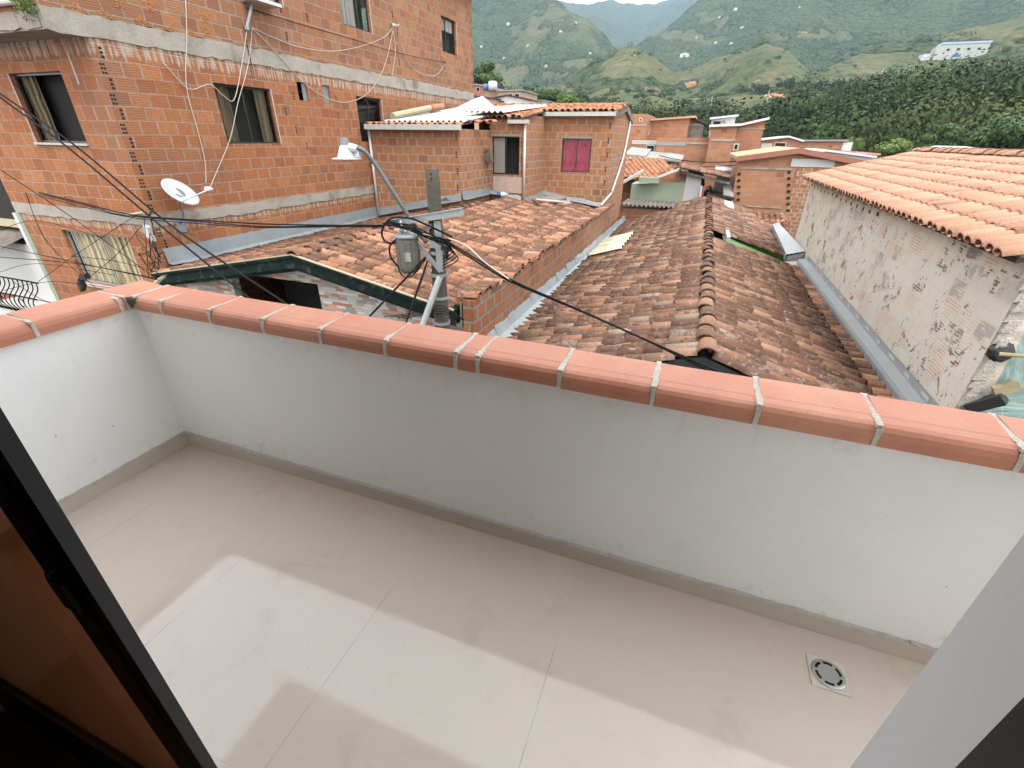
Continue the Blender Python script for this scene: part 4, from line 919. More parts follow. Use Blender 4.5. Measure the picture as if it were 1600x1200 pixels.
# loop over the transformer, bundles on the pole
P5 = lambda x, y, Y=4.9: on_y((x, y), Y)
cable([P5(706, 370), P5(668, 352), P5(640, 341), P5(610, 342), P5(597, 360), P5(601, 376), P5(616, 380), P5(626, 372)], .012, 'thick black cable looping over the transformer box')
cable([P5(621, 372), P5(609, 385), P5(611, 402), P5(622, 416), P5(634, 426)], .012, 'black cable curving down the left side of the transformer')
cable([P5(622, 418), P5(630, 432), P5(645, 430), P5(665, 405, 5.0)], .008, 'black cable drooping under the bottom of the transformer')
bs = 'black service cables bundled across the pole'
for i in range(7):
    a = P5(602+random.uniform(-6, 8), 348+random.uniform(-4, 6)); b = P5(640, 352+random.uniform(-5, 8), 4.9); c = P5(672, 368+random.uniform(-4, 6), 4.95); d = P5(705, 380+random.uniform(-5, 6), 4.95)
    cable([a, b, c, d], .008, 'black service cable bundled across the pole beside the transformer', group=bs)
for i in range(5):
    a = P5(690, 372+i*3, 4.95); b = P5(704+i*3, 388+i*4, 4.98); cable([P5(672, 372, 4.95), a, b, P5(692, 400+i*5, 5.0)], .007, 'short black cable hanging loose on the right of the pole', group='loose cables right of the pole')
m = MB(); m.lathe(P5(697, 398, 5.02), [(0, .06), (.03, .06), (.035, .0), (.03, -.05), (0, -.05)], 10); m.obox(P5(696, 388, 5.02), (.05, 0, 0), (0, .03, 0), (0, 0, .02)); tag(m.build('cable_clamp', M['blackm']), 'black cable clamp fixed on the right side of the pole', 'clamp')
a = P5(690, 372, 4.98)
for i, (bx, by, lab) in enumerate(((1075, 560, 'upper black cable running down right from the pole over the roofs'), (1072, 562, 'lower black cable running down right from the pole over the roofs'))):
    e = on_y((bx, by), 4.2); cable([a+(0, 0, -.02*i), P5(745, 405+i*4, 4.8), P5(800, 438+i*3, 4.7), P5(900, 482+i, 4.5), P5(1000, 527, 4.3), e, e+(e-P5(1000, 527, 4.3))*.6], .010, lab)
cable([P5(700, 372), P5(730, 385, 4.8), P5(760, 412, 4.75), P5(800, 439, 4.7)], .008, 'grey sleeved cable joining the cables just right of the pole', mt='fibro2')
for (p, q_, lab) in (((665, 402), (572, 500), 'thick dark cable slanting down left from the pole to the parapet'), ((668, 408), (634, 505), 'second dark cable dropping steeply from the pole behind the parapet')):
    a, b = P5(*p, 5.0), P5(*q_, 4.5); m = MB(); m.tube([a, a+(b-a)*1.7], .013, 6); tag(m.build('cable', M['black']), lab, 'cable')
cable([P5(672, 408, 5.0), P5(655, 450, 4.8), P5(650, 470, 4.8), P5(662, 480, 4.9), P5(680, 470, 5)], .003, 'very thin wire loop hanging below the transformer by the pole')
for i in range(4): cable([P5(600+i*10, 495+i, 4.9), P5(650, 488+2*i, 4.95), P5(690, 478+i*4, 5.0), P5(725, 500, 5.0)], .006, 'thin black cable gathered at the foot of the pole behind the coping', group='cables at the pole foot')
# left-hand bundle from the tall building to the pole
for i in range(3):
    pts = [on_y((p[0], p[1]+i*2.2), Y) for p, Y in (((62, 302), 5.9), ((130, 318), 5.85), ((180, 331), 5.8), ((225, 338), 5.8), ((300, 345), 5.7), ((400, 350), 5.5), ((500, 350), 5.3), ((600, 350), 5.0))]
    pts = [p+np.array([0, 0, random.gauss(0, .012)]) for p in pts]
    cable(pts, .011-.002*i, ['thickest', 'middle', 'thinnest'][i]+' of the black twisted cables from the tall brick building to the pole')
for (a_, b_, lab) in (((0, 146), (440, 470), 'upper of two thick black cables crossing the brick facade at left'), ((0, 152), (385, 462), 'lower of two thick black cables crossing the brick facade at left')):
    mid = ((268, 353) if a_[1] == 146 else (250, 352)); a2, c2, b2 = on_y(a_, 4.2), on_y(mid, 3.8), on_y(b_, 3.2)
    d0 = a2+(a2-c2)*.3; cable([d0, a2, on_y((118, 228) if a_[1] == 146 else (108, 232), 4.0), c2, b2, b2+(b2-c2)*.5], .011, lab)
# web of thin cables at lower left
web = [((0, 265), (120, 345), (250, 440)), ((0, 385), (110, 408), (250, 438)), ((0, 402), (120, 412), (245, 435)), ((0, 425), (60, 412), (180, 430)), ((40, 300), (75, 380), (150, 450)), ((60, 440), (130, 390), (215, 335)),
       ((0, 360), (60, 345), (160, 372)), ((110, 400), (190, 410), (290, 440)), ((0, 455), (80, 440), (190, 452)), ((225, 340), (229, 390), (232, 436)), ((130, 440), (180, 400), (222, 352)), ((20, 440), (70, 470), (120, 480))]
for i, w_ in enumerate(web):
    Ys = (5.0, 5.2, 5.5) if i % 2 else (4.6, 5.2, 5.7)
    cable([on_y(p, Y) for p, Y in zip(w_, Ys)], .005 if i > 2 else .007, 'thin black cable in the web of wires at the lower left street corner', group='web of thin cables at lower left')
m = MB()
for k in range(14):
    b = on_y((240+random.uniform(-18, 14), 405+random.uniform(-22, 20)), 5.85); m.tube(smooth_path([b, b+rng.normal(0, .10, 3)*(1, .3, 1), b+rng.normal(0, .14, 3)*(1, .3, 1), b+rng.normal(0, .12, 3)*(1, .3, 1)+(0, 0, -.15)], 5), .006, 5)
tag(m.build('wire_tangle', M['black']), 'knotted tangle of black wires at the corner of the tall brick building', 'wiring')
m = MB(); m.obox(on_y((132, 432), 5.6), (.10, 0, .02), (0, .05, 0), (0, 0, .05)); m.obox(on_y((128, 445), 5.6), (.06, 0, .06), (0, .05, 0), (0, 0, .09))
tag(m.build('splice_box', M['blackm']), 'black cable splice box hanging at the lower left window', 'splice box')
m = MB(); m.tube([on_y((244, 442), 5.7), on_y((268, 424), 5.75)], .045, 10); tag(m.build('conduit_stub', M['bamboo']), 'short cream conduit stub beside the end of the green gutter', 'pipe')
m = MB(); m.tube([on_y((198, 337), 5.9), on_y((224, 332), 5.9)], .025, 8); tag(m.build('conduit_stub', M['bamboo']), 'small cream pipe end sticking out above the wire tangle', 'pipe')
m = MB(); q = on_y((232, 362), 5.92); m.obox(q, (.05, 0, -.02), (0, .04, 0), (.02, 0, .10)); m.obox(q+(.06, 0, -.12), (.03, 0, 0), (0, .03, 0), (0, 0, .05)); tag(m.build('junction_box', M['whitewall']), 'white junction box on the corner of the tall brick building', 'junction box')
# white cables on the tall wall
PA = lambda x, y, o=.05: on_x((x, y), XA+o)
WC = [([(394, 44), (388, 100), (372, 160), (360, 215), (340, 265), (328, 293)], 'white cable dropping from the wall hook to the dish'),
      ([(386, 44), (378, 100), (366, 155), (350, 150), (328, 132), (300, 140), (282, 128), (258, 100)], 'white cable looping left across the wide window of the tall wall'),
      ([(290, 0), (292, 60), (290, 110), (294, 150), (308, 200), (320, 250), (322, 287)], 'white cable running straight down the tall wall to the dish'),
      ([(390, 40), (430, 80), (470, 125), (505, 150), (540, 160), (575, 145), (600, 105), (614, 48)], 'long white cable swagged below the two small vents'),
      ([(392, 42), (430, 60), (470, 74), (520, 80), (565, 72), (600, 58), (614, 42)], 'white cable swagged just above the upper slab line'),
      ([(628, 70), (640, 100), (660, 116), (680, 118), (692, 105), (695, 98)], 'small white cable loop near the top right of the tall wall'),
      ([(614, 44), (618, 80), (612, 120)], 'thin white cable hanging from the upper insulator')]
for P_, lab in WC: cable([PA(*p) for p in P_], .008, lab, mt='wcable')
cable([PA(385, 12), PA(470, 38), PA(540, 58), PA(620, 82), PA(695, 98)], .008, 'dark cable crossing the upper floor of the tall wall')
cable([PA(384, 60), PA(390, 88), PA(398, 122)], .008, 'short dark cable hanging under the hook on the tall wall')
m = MB(); m.tube([PA(394, 0, .1), PA(391, 20, .1), PA(386, 42, .08)], .03, 8); m.lathe(PA(386, 44, .06), [(0, .05), (.05, .03), (.055, -.03), (0, -.05)], 8); tag(m.build('service_mast', M['zinc']), 'grey service mast with cable hook on the tall brick wall', 'bracket')
m = MB(); m.lathe(PA(614, 40, .02), [(.05, 0), (.06, .03), (.03, .06), (.03, .12), (0, .12)], 10, (1, 0, 0)); m.tube([PA(614, 40, .1), PA(624, 39, .1)], .015, 6); tag(m.build('insulator', M['gutterW']), 'small round insulator on the upper floor, where white cables meet', 'insulator')
m = MB(); m.lathe(PA(695, 97, .02), [(.05, 0), (.05, .06), (0, .08)], 8, (1, 0, 0)); tag(m.build('insulator', M['fibro3']), 'dark hook insulator under the narrow upper window', 'insulator')
m = MB(); tbox(m, TA, 9.2, 9.95, .03, .35, 4.0, 4.06); tag(m.build('wall_shelf', M['white']), 'white ledge at the top edge of the photo on the tall wall', 'ledge')

# satellite dish
dc = np.array([-9.02, 6.42, .60]); di = thing('satellite_dish', 'pale oval satellite dish with dark logo mounted on the tall brick wall', 'satellite dish', (-9.3, 6.5, .1))
dn = np.array([.68, .18, .70]); dn /= np.linalg.norm(dn); da = np.cross(dn, (0, 0, 1)); da /= np.linalg.norm(da); db = np.cross(da, dn)
def dpt(u, v, off=0): R_ = .31; return dc+da*u*R_+db*v*R_*1.0+dn*(.07*(u*u+v*v)+off)
m = MB(); vs = []; fs = []; NR, NA = 8, 36
for o_ in (0, -.012):
    for i in range(NR+1):
        for k in range(NA): t = 2*PI*k/NA; vs.append(dpt(i/NR*math.cos(t), i/NR*math.sin(t), o_))
K = (NR+1)*NA
for i in range(NR):
    for k in range(NA):
        a, b = i*NA+k, i*NA+(k+1) % NA; fs += [(a, b, b+NA, a+NA), (K+a, K+a+NA, K+b+NA, K+b)]
for k in range(NA): a, b = NR*NA+k, NR*NA+(k+1) % NA; fs.append((a, b, K+b, K+a))
m.add(vs, fs); m.build('reflector', plain('dish_enamel', (.60, .62, .66), .45, var=.06), di, True)
m = MB()
def dquad(pts): m.add([dpt(u, v, .004) for u, v in pts], [tuple(range(len(pts)))])
LG = plain('dark_grey_logo_ink', (.10, .12, .14), .6)
def logo(cx_, cy_, s):
    n_ = 8
    for i in range(n_):
        t0, t1 = PI/2+PI*i/n_, PI/2+PI*(i+1)/n_
        m.add([dpt(cx_+s*.0, cy_+s*.05*0, .004)]+[dpt(cx_+s*math.cos(t)*.85, cy_+s*math.sin(t), .004) for t in (t0, t1)], [(0, 1, 2)])
    for i in range(n_):
        t0, t1 = -PI/2*1.0+PI/2.3*i/n_, -PI/2+PI/2.3*(i+1)/n_
        m.add([dpt(cx_+.25*s+s*1.15*math.cos(t), cy_+s*math.sin(t), .004) for t in (t0, t1)]+[dpt(cx_+.25*s+s*.65*math.cos(t), cy_+s*.62*math.sin(t)-.0, .004) for t in (t1, t0)], [(0, 1, 2, 3)])
logo(-.16, .10, .33)
ob = m.build('logo', LG, di); ob['_keep'] = 1
tip = on_y((327, 296), 6.75); foot = dpt(.75, -.65, 0)
m = MB(); m.tube([foot, tip], .014, 6); m.build('feed_arm', M['gutterW'], di)
m = MB(); ax = dc-tip; ax /= np.linalg.norm(ax); m.lathe(tip, [(0, -.06), (.03, -.06), (.03, .0), (.04, .03), (.045, .07), (0, .07)], 12, ax); m.obox(tip+(-.03, 0, .03), (.05, 0, 0), (0, .02, 0), (0, 0, .02)); m.build('feed_horn', M['white'], di, True)
m = MB(); m.tube(smooth_path([dc-dn*.02, dc-dn*.10+(0, 0, -.10), (-9.2, 6.5, .22), (-9.36, 6.5, .05)], 4), .02, 8); m.build('mast', M['zinc'], di, True)
m = MB(); m.box(XA+.022, XA+.04, 6.42, 6.60, -.12, .10); m.build('wall_plate', M['zinc'], di)

# ================================================================== left neighbour with iron balcony
Nb = thing('neighbour_house', 'white neighbouring house with curved wrought iron balcony at the left edge', 'house', (-15.5, 8, GZ))
m = MB(); m.box(-20, -13.72, 6.3, 16, GZ, -.5); m.build('wall', M['redwall'], Nb)
m = MB(); q = on_y((0, 300), 6.5); m.box(-20, -13.75, 6.1, 16, -.15, 1.6); m.build('gap_shade_block', M['shade_black'], Nb)  # solid black block painting the shade of a dark gap
m = MB(); corrugated(m, (-20, 6.9, -.12), (1, 0, 0), (0, -1, -.35), 6.25, 1.6, amp=.02, per=.11); m.build('roof', M['fibro3'], Nb)
m = MB(); m.box(-20, -13.75, 6.05, 6.2, -.28, -.12); m.build('cream_fascia', M['cream'], Nb)
m = MB(); m.box(-15.2, -12.5, 5.25, 6.0, -2.2, -1.98); m.build('balcony_slab', M['white'], Nb)
m = MB()
for p in range(16):
    x = -15.1+p*.165; z0 = -1.97
    m.tube(smooth_path([(x, 5.35, z0), (x, 5.18, z0+.2), (x, 5.16, z0+.42), (x, 5.32, z0+.62), (x, 5.35, z0+.78)], 4), .011, 5)
for z, y in ((-1.95, 5.35), (-1.19, 5.35), (-1.5, 5.2)): m.tube([(-15.15, y, z), (-12.55, y, z)], .016, 6)
for p in range(3):
    x = -14.6+p*.75; m.tube(smooth_path([(x+.09*math.cos(t), 5.17, -1.62+.09*math.sin(t)) for t in np.linspace(0, 5.2, 8)], 3), .010, 5)
ob = m.build('iron_railing', M['black'], Nb, True)
m = MB(); m.box(-16, -13.62, 5.98, 6.28, -1.95, -.62); m.build('white_wall', M['white'], Nb)

# ================================================================== far houses
def fwin(h, T, u0, u1, z0, z1, m_='shade_black'):
    f = tbox(MB(), T, u0, u1, 0, .04, z0, z1).build('window', M['gutterW'], h)
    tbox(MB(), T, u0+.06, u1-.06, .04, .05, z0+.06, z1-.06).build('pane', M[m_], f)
def far(name, label, Y, xl, xr, ytop, depth, wm='brickF', roof=None, wins=(), bands=(), xm=None, zoff=0, over=.15, trim=None):
    """front wall facing the camera: pixel columns xl..xr read at height ytop, at distance Y"""
    a, b = on_y((xl, ytop if not isinstance(ytop, tuple) else ytop[0]), Y), on_y((xr, ytop if not isinstance(ytop, tuple) else ytop[1]), Y)
    h = thing(name, label, 'house', ((a[0]+b[0])/2, Y+depth/2, GZ)); za, zb = a[2]+zoff, b[2]+zoff; T = TY(Y)
    poly = [(a[0], GZ), (b[0], GZ), (b[0], zb)]
    ap = None
    if xm: ap = on_y(xm, Y); poly.append((ap[0], ap[2]))
    poly.append((a[0], za))
    MB().prism(poly, T, 0, -depth).build('wall', M[wm], h)
    if roof:
        m = MB(); tops = [(a[0]-over, za)]+([(ap[0], ap[2])] if ap is not None else [])+[(b[0]+over, zb)]
        for p, q in zip(tops, tops[1:]): m.prism([(p[0], p[1]+.01), (q[0], q[1]+.01), (q[0], q[1]+.13), (p[0], p[1]+.13)], T, .2, -depth-.2)
        m.build('roof', M[roof], h)
        if trim:
            m = MB()
            for p, q in zip(tops, tops[1:]): m.prism([(p[0], p[1]-.06), (q[0], q[1]-.06), (q[0], q[1]+.14), (p[0], p[1]+.14)], T, .24, .205)
            m.build('verge_trim', M[trim], h)
    for wn in wins:
        p, q = on_y((wn[0], wn[1]), Y), on_y((wn[2], wn[3]), Y); fwin(h, T, p[0], q[0], q[2], p[2], wn[4] if len(wn) > 4 else 'shade_black')
    for bd in bands:
        p, q = on_y((bd[0], bd[1]), Y), on_y((bd[2], bd[3]), Y); tbox(MB(), T, p[0], q[0], 0, .03, q[2], p[2]).build('slab_edge' if len(bd) < 5 else bd[5], M['conc' if len(bd) < 5 else bd[4]], h)
    return h
F1 = far('gabled_brick_house', 'gabled brick house with orange roof and concrete bands right of centre', 23.5, 1156, 1420, (250, 272), 7, 'brickF', 'orangeroof', xm=(1248, 237), trim='redtrim',
         bands=[(1158, 261, 1236, 266), (1152, 320, 1220, 326), (1238, 248, 1302, 262, 'whitewall', 'white_panel')])
xa = on_y((1236, 300), 23.5)[0]; tbox(MB(), TY(23.5), xa, xa+2.3, 0, .02, GZ, on_y((1236, 262), 23.5)[2]).build('coursed_wall', M['brickF2'], F1)
m = MB()
for k in range(7):
    for xx, yy in ((1155, 270), (1233, 267)):
        q = on_y((xx-k*.3, yy+k*10), 23.5); tbox(m, TY(23.5), q[0]-.05, q[0]+.07, 0, .025, q[2]-.10, q[2])
m.build('block_hole_shade', M['shade_black'], F1)  # same proud dark boxes, painting the shade of the block holes
far('brick_block', 'broad two storey brick block with grey slab line in the middle distance', 33, 1027, 1112, 215, 8, 'brickF', None, bands=[(1027, 222, 1072, 228, 'zinc', 'grey_render_strip'), (1072, 222, 1112, 226)], wins=[])
far('brick_block', 'brick block in the middle distance with white stepped roof edge', 32.5, 1112, 1153, (199, 197), 8, 'brickF', 'whiteroof', wins=[(1147, 224, 1153, 235)], bands=[(1112, 217, 1150, 221)])
far('brick_block', 'tallest brick block with slanting white roof in the middle distance', 34, 1153, 1197, (199, 187), 8, 'brickF', 'whiteroof', bands=[(1155, 200, 1195, 202)])
far('annex_house', 'brick annex with dark barred window under a ledge, left of the broad block', 34.5, 985, 1030, 222, 6, 'brickF', None, wins=[(1010, 226, 1022, 239)], bands=[(988, 219, 1030, 226, 'gutterW', 'ledge')])
far('hill_house', 'brick house with pale orange roof and tall white window surround', 40, 998, 1078, (191, 184), 6, 'brickF', 'orangeroof', wins=[(1007, 190, 1014, 211)], over=.4)
far('hill_house', 'dark open gallery with steep roof behind the broad brick block', 41, 1050, 1100, (189, 195), 5, 'fibro3', 'deck', xm=(1073, 183), wins=[(1052, 192, 1066, 203, 'zinc')], bands=[(1068, 194, 1096, 196, 'cream', 'rail')])
far('plain_brick_house', 'plain flat topped brick house directly right of the upper storey roof', 38, 982, 1012, 178, 6, 'brickF', None, wins=[(999, 184, 1003, 190)], bands=[(984, 195, 1010, 197)])
far('rooftop_hut', 'white rooftop hut with pale lean-to roof above the brick blocks', 42, 1112, 1150, (187, 182), 3, 'whitewall', 'whiteroof', wins=[(1114, 188, 1126, 199), (1128, 187, 1134, 193, 'redwall')])
far('low_brick_house', 'low brick house with pale roof and grey shutter right of the tall block', 46, 1190, 1252, (220, 222), 6, 'brickF', 'whiteroof', xm=(1232, 215), wins=[(1211, 222, 1227, 231), (1190, 224, 1204, 236, 'gutterW')])
far('long_brick_house', 'long low brick house with white end block below the woods', 50, 1250, 1322, (221, 221), 6, 'brickF', 'greyroof', bands=[(1256, 232, 1318, 233), (1318, 222, 1328, 238, 'white', 'white_end_block')])
far('wide_roof_house', 'house with wide white and pink metal roof below the long brick house', 38, 1262, 1364, (240, 247), 6, 'whitewall', 'whiteroof', xm=(1290, 237))
far('pink_roof_house', 'small house with pink metal roof just left of the peach tile ridge', 40, 1340, 1370, (240, 243), 5, 'greyroof', 'pinkroof')
far('gable_house', 'pale roofed house peeking above the peach tile ridge', 45, 1478, 1545, (237, 238), 5, 'brickF', 'whiteroof', xm=(1508, 232))
# green house and its neighbours
Gh = thing('mint_house', 'house with pale green side wall and white panel behind the old brown roof', 'house', (-1.4, 24, GZ))
T = TY(23); a = on_y((987, 287), 23); b = on_y((1071, 285), 23); c = on_y((1098, 272), 23)
MB().prism([(a[0], GZ), (b[0], GZ), (b[0], b[2]), (a[0], a[2])], T, 0, -3).build('green_wall', M['mint'], Gh)
MB().prism([(b[0], GZ), (c[0], GZ), (c[0], c[2]-.12), (b[0]+.02, c[2]+.08), (b[0], b[2])], T, .01, -3).build('white_wall', M['whitewall'], Gh)
p, q = on_y((1030, 272), 23.2), on_y((1070, 287), 23.2); tbox(MB(), TY(23.2), p[0], q[0]+.05, 0, -.1, q[2]-.1, p[2]+.1).build('brick_gable', M['brickF'], Gh)
p, q = on_y((1000, 276), 22.9), on_y((1030, 286), 22.9); tbox(MB(), TY(22.95), p[0], q[0], 0, .3, q[2], p[2]).build('green_box', M['mint'], Gh)
m = MB(); p, q = on_y((1028, 277), 22.8), on_y((1062, 264), 22.8); m.bar(p, q, .3, .08); m.build('white_verge', M['white'], Gh)
m = MB(); p0_, p1_ = on_y((1064, 268), 23), on_y((1140, 284), 23)
tiles(m, (p0_[0], 26.2, p0_[2]+.15), (0, -1, 0), (p1_[0]-p0_[0], 0, p1_[2]-p0_[2]), 17, 6, pitch=.21, expo=.33, r=.088, jit=2); ridge(m, (p0_[0], 26.2, p0_[2]+.15), (p0_[0], 22.6, p0_[2]+.05), r=.12)
ob = m.build('roof', M['tileBr'], Gh, True); ob['_keep'] = 1
m = MB(); m.prism([(p0_[0]-.05, p0_[2]+.06), (p1_[0], p1_[2]+.0), (p1_[0], p1_[2]-.1), (p0_[0]-.05, p0_[2]-.04)], TY(22.75), 0, -.1); m.build('dark_verge', M['fibro3'], Gh)
p, q = on_y((1096, 290), 22.8), on_y((1092, 318), 22.8); MB().tube([p, q], .05, 8).build('downpipe', M['pvc'], Gh)
# low wall with corrugated edge behind the corner of the upper house
lw = thing('low_brick_wall', 'low brick wall under a dark corrugated edge below the green wall', 'wall', (-1.9, 21.2, GZ))
p, q = on_y((955, 345), 21), on_y((1052, 325), 21); tbox(MB(), TY(21.02), -2.93, q[0], 0, -.2, GZ, on_y((1000, 326), 21)[2]).build('wall', M['brickP'], lw)
m = MB(); corrugated(m, (-2.93, 22.9, on_y((1000, 321), 21)[2]+.02), (1, 0, 0), (0, -1, -.0), q[0]+2.95, 2.0, amp=.045, per=.18, th=.03); m.build('corrugated_roof', M['fibro3'], lw)
# tiled roof continuing behind the ridge
cr = thing('old_roofed_house', 'further stretch of old tiled roof between the white panel and gabled brick house', 'house', (.9, 23.5, GZ))
m = MB(); tiles(m, (.55, 20.3, -.55), (0, 1, 0), (1, 0, -.32), 34, 6, pitch=.21, expo=.3, r=.086, jit=2); tiles(m, (.45, 20.3, -.55), (0, 1, 0), (-1, 0, -.32), 12, 9, pitch=.21, expo=.3, r=.086, jit=2); ridge(m, (.5, 20.2, -.53), (.5, 27.5, -.5), r=.12)
ob = m.build('roof', M['tileBr'], cr, True); ob['_keep'] = 1
MB().prism([(-2.3, -1.5), (.5, -.62), (2.4, -1.25), (2.4, GZ), (-2.3, GZ)], TY(20.6), 0, -2.2).build('wall', M['deck'], cr)
MB().prism([(.3, -.65), (.5, -.62), (2.4, -1.25), (2.4, GZ), (.3, GZ)], TY(22.81), 0, -4.5).build('wall', M['deck'], cr)
for i, (pp, lab) in enumerate((((1131, 288, 1146, 306), 'upper pale metal skylight beside the gabled brick house'), ((1133, 313, 1148, 334), 'lower pale metal skylight beside the gabled brick house'))):
    Y = 23.2 if i == 0 else 20.5; s_ = thing('skylight', lab, 'skylight', tuple(on_y(((pp[0]+pp[2])/2, pp[3]), Y)))
    p = on_y((pp[0], pp[1]), Y+.8); q = on_y((pp[2], pp[3]), Y)
    m = MB(); m.add([(p[0]-.02, Y+.9, p[2]), (q[0]-.1, Y+.9, p[2]-.05), (q[0]+.02, Y, q[2]), (p[0]+.03, Y, q[2]+.03)], [(0, 1, 2, 3)]); m.add([(p[0]+.03, Y, q[2]+.03), (q[0]+.02, Y, q[2]), (q[0]+.02, Y, q[2]-.15), (p[0]+.03, Y, q[2]-.12)], [(0, 1, 2, 3)]); ob = m.build('metal_cover', M['gutter'], s_); ob['_keep'] = 1
    m = MB(); m.bar((p[0]-.25, Y-.05, q[2]+.02), (q[0]+.06, Y-.05, q[2]-.12), .08, .10); m.build('dark_frame', M['blackm'], s_)
# tile roofs left of the green wall
lr = thing('pale_tiled_house', 'house with pale orange tiled roof just right of the upper brick house', 'house', (-3, 27, GZ))
m = MB(); pA, pB, pC = on_y((985, 246), 30), on_y((1030, 262), 28), on_y((968, 286), 24.5)
tiles(m, (pA[0]-1.5, 29, pA[2]), (1, 0, 0), (.35, -1, -.17), 13, 14, pitch=.25, expo=.33, r=.11, jit=1.2); ob = m.build('roof', M['tileU'], lr, True); ob['_keep'] = 1
m = MB(); p, q = on_y((968, 288), 24), on_y((1006, 266), 24.2); m.bar(p, q, .35, .10); m.build('white_verge', M['gutterW'], lr)
MB().prism([(-5.2, GZ), (-2.4, GZ), (-2.4, -.55), (-5.2, .2)], TY(25.5), 0, -4).build('wall', M['brickF'], lr)
mr_ = thing('mottled_tiled_house', 'house with small mottled tile roof between grey sheets and the green wall', 'house', (-1.5, 26, GZ))
m = MB(); p = on_y((1030, 257), 28); tiles(m, (p[0], 28, p[2]), (1, 0, 0), (0, -1, -.22), 10, 10, pitch=.23, expo=.33, r=.1, jit=2.5); ob = m.build('roof', M['tileBr'], mr_, True); ob['_keep'] = 1
MB().box(p[0], p[0]+2.3, 24.9, 28, GZ, p[2]-.85).build('wall', M['brickF'], mr_)
gs = thing('grey_sheet_house', 'grey corrugated sheet roofs stepped below the annex window', 'house', (-2.3, 30.5, GZ))
m = MB()
for (x0_, x1_, yt, yb, Y) in ((980, 1012, 233, 243, 31.5), (1008, 1046, 240, 250, 31), (1040, 1066, 243, 250, 30)):
    p, q = on_y((x0_, yt), Y), on_y((x1_, yb), Y); m.add([(p[0], Y+2, p[2]+.1), (q[0], Y+2, p[2]), (q[0], Y-1, q[2]), (p[0], Y-1, q[2]+.08), (q[0], Y-1, q[2]-.1), (p[0], Y-1, q[2]-.02)], [(0, 1, 2, 3), (3, 2, 4, 5)])
ob = m.build('roof', M['greyroof'], gs); ob['_keep'] = 1
p, q = on_y((984, 245), 30.5), on_y((1062, 262), 30.5); MB().box(p[0], q[0], 30.2, 33, GZ, q[2]+.35).build('wall', M['redwall'], gs)
sh = thing('small_shed', 'small shed with pale lean-to roof above the upper skylight', 'shed', tuple(on_y((1132, 282), 27)))
p, q = on_y((1121, 268), 27), on_y((1144, 283), 27); MB().box(p[0], q[0], 27, 28.5, GZ, q[2]+.45).build('wall', M['zinc'], sh); m = MB(); m.add([(p[0]-.1, 26.6, p[2]), (q[0]+.1, 26.7, p[2]-.15), (q[0]+.1, 28.6, p[2]+.1), (p[0]-.1, 28.6, p[2]+.2)], [(0, 1, 2, 3)]); ob = m.build('roof', M['whiteroof'], sh); ob['_keep'] = 1
# cluster behind the tall building
far('distant_house', 'small red walled house at the edge of the tall brick building', 62, 730, 757, (131, 135), 6, 'redwall', 'greyroof', wins=[(744, 136, 750, 144)])
far('distant_house', 'tan house with two dark windows beyond the upper brick roof', 60, 778, 815, (143, 142), 6, 'tanwall', 'greyroof', wins=[(794, 146, 801, 155), (804, 146, 812, 154)])
far('distant_house', 'pale gabled house in front of the tan house beyond the brick roof', 56, 774, 814, (154, 154), 5, 'whitewall', 'deck', xm=(792, 150), wins=[(781, 157, 789, 161)])
far('distant_house', 'pinkish low house between the red house and tan house', 61, 757, 780, (140, 141), 6, 'tanwall', 'greyroof')
far('distant_house', 'brown low house under the red house beside the tall building', 55, 736, 776, (150, 156), 5, 'tanwall', 'deck', wins=[(753, 157, 768, 160)])
far('distant_house', 'long low pale house just above the upper brick roof', 66, 814, 850, (157, 158), 5, 'whitewall', 'greyroof')
wt = thing('water_tank', 'blue and white water tank on a roof beside the tan house', 'water tank', tuple(on_y((770, 141), 60)))
q = on_y((770, 141), 60); m = MB(); m.lathe(q, [(.0, 0), (.5, 0), (.55, .7), (.4, .9), (0, .95)], 12); m.build('tank', M['whiteroof'], wt, True); m = MB(); m.lathe(q+(-.9, 0, 0), [(0, 0), (.35, 0), (.35, .6), (0, .7)], 10); m.build('small_tank', plain('blue_tank', (.08, .16, .4), .5), wt, True)

# ================================================================== hills
def h2(ix, iy, s): 
    n = (ix*374761393+iy*668265263+s*1442695041) & 0xffffffff; n = ((n ^ (n >> 13))*1274126177) & 0xffffffff; return ((n ^ (n >> 16)) & 0xffff)/65535.
def vnoise(x, y, s=0):
    ix, iy = np.floor(x).astype(np.int64), np.floor(y).astype(np.int64); fx, fy = x-ix, y-iy; fx = fx*fx*(3-2*fx); fy = fy*fy*(3-2*fy)
    return (h2(ix, iy, s)*(1-fx)+h2(ix+1, iy, s)*fx)*(1-fy)+(h2(ix, iy+1, s)*(1-fx)+h2(ix+1, iy+1, s)*fx)*fy
def fbm(x, y, o=5, s=0, ridged=False):
    t = 0; a = .5
    for i in range(o):
        n = vnoise(x*2**i+i*17.3, y*2**i-i*9.1, s+i); t = t+a*((1-abs(2*n-1)) if ridged else n); a *= .5
    return t
def azel(p):
    d = ray(p); return math.atan2(d[0], d[1]), d[2]/math.hypot(d[0], d[1])
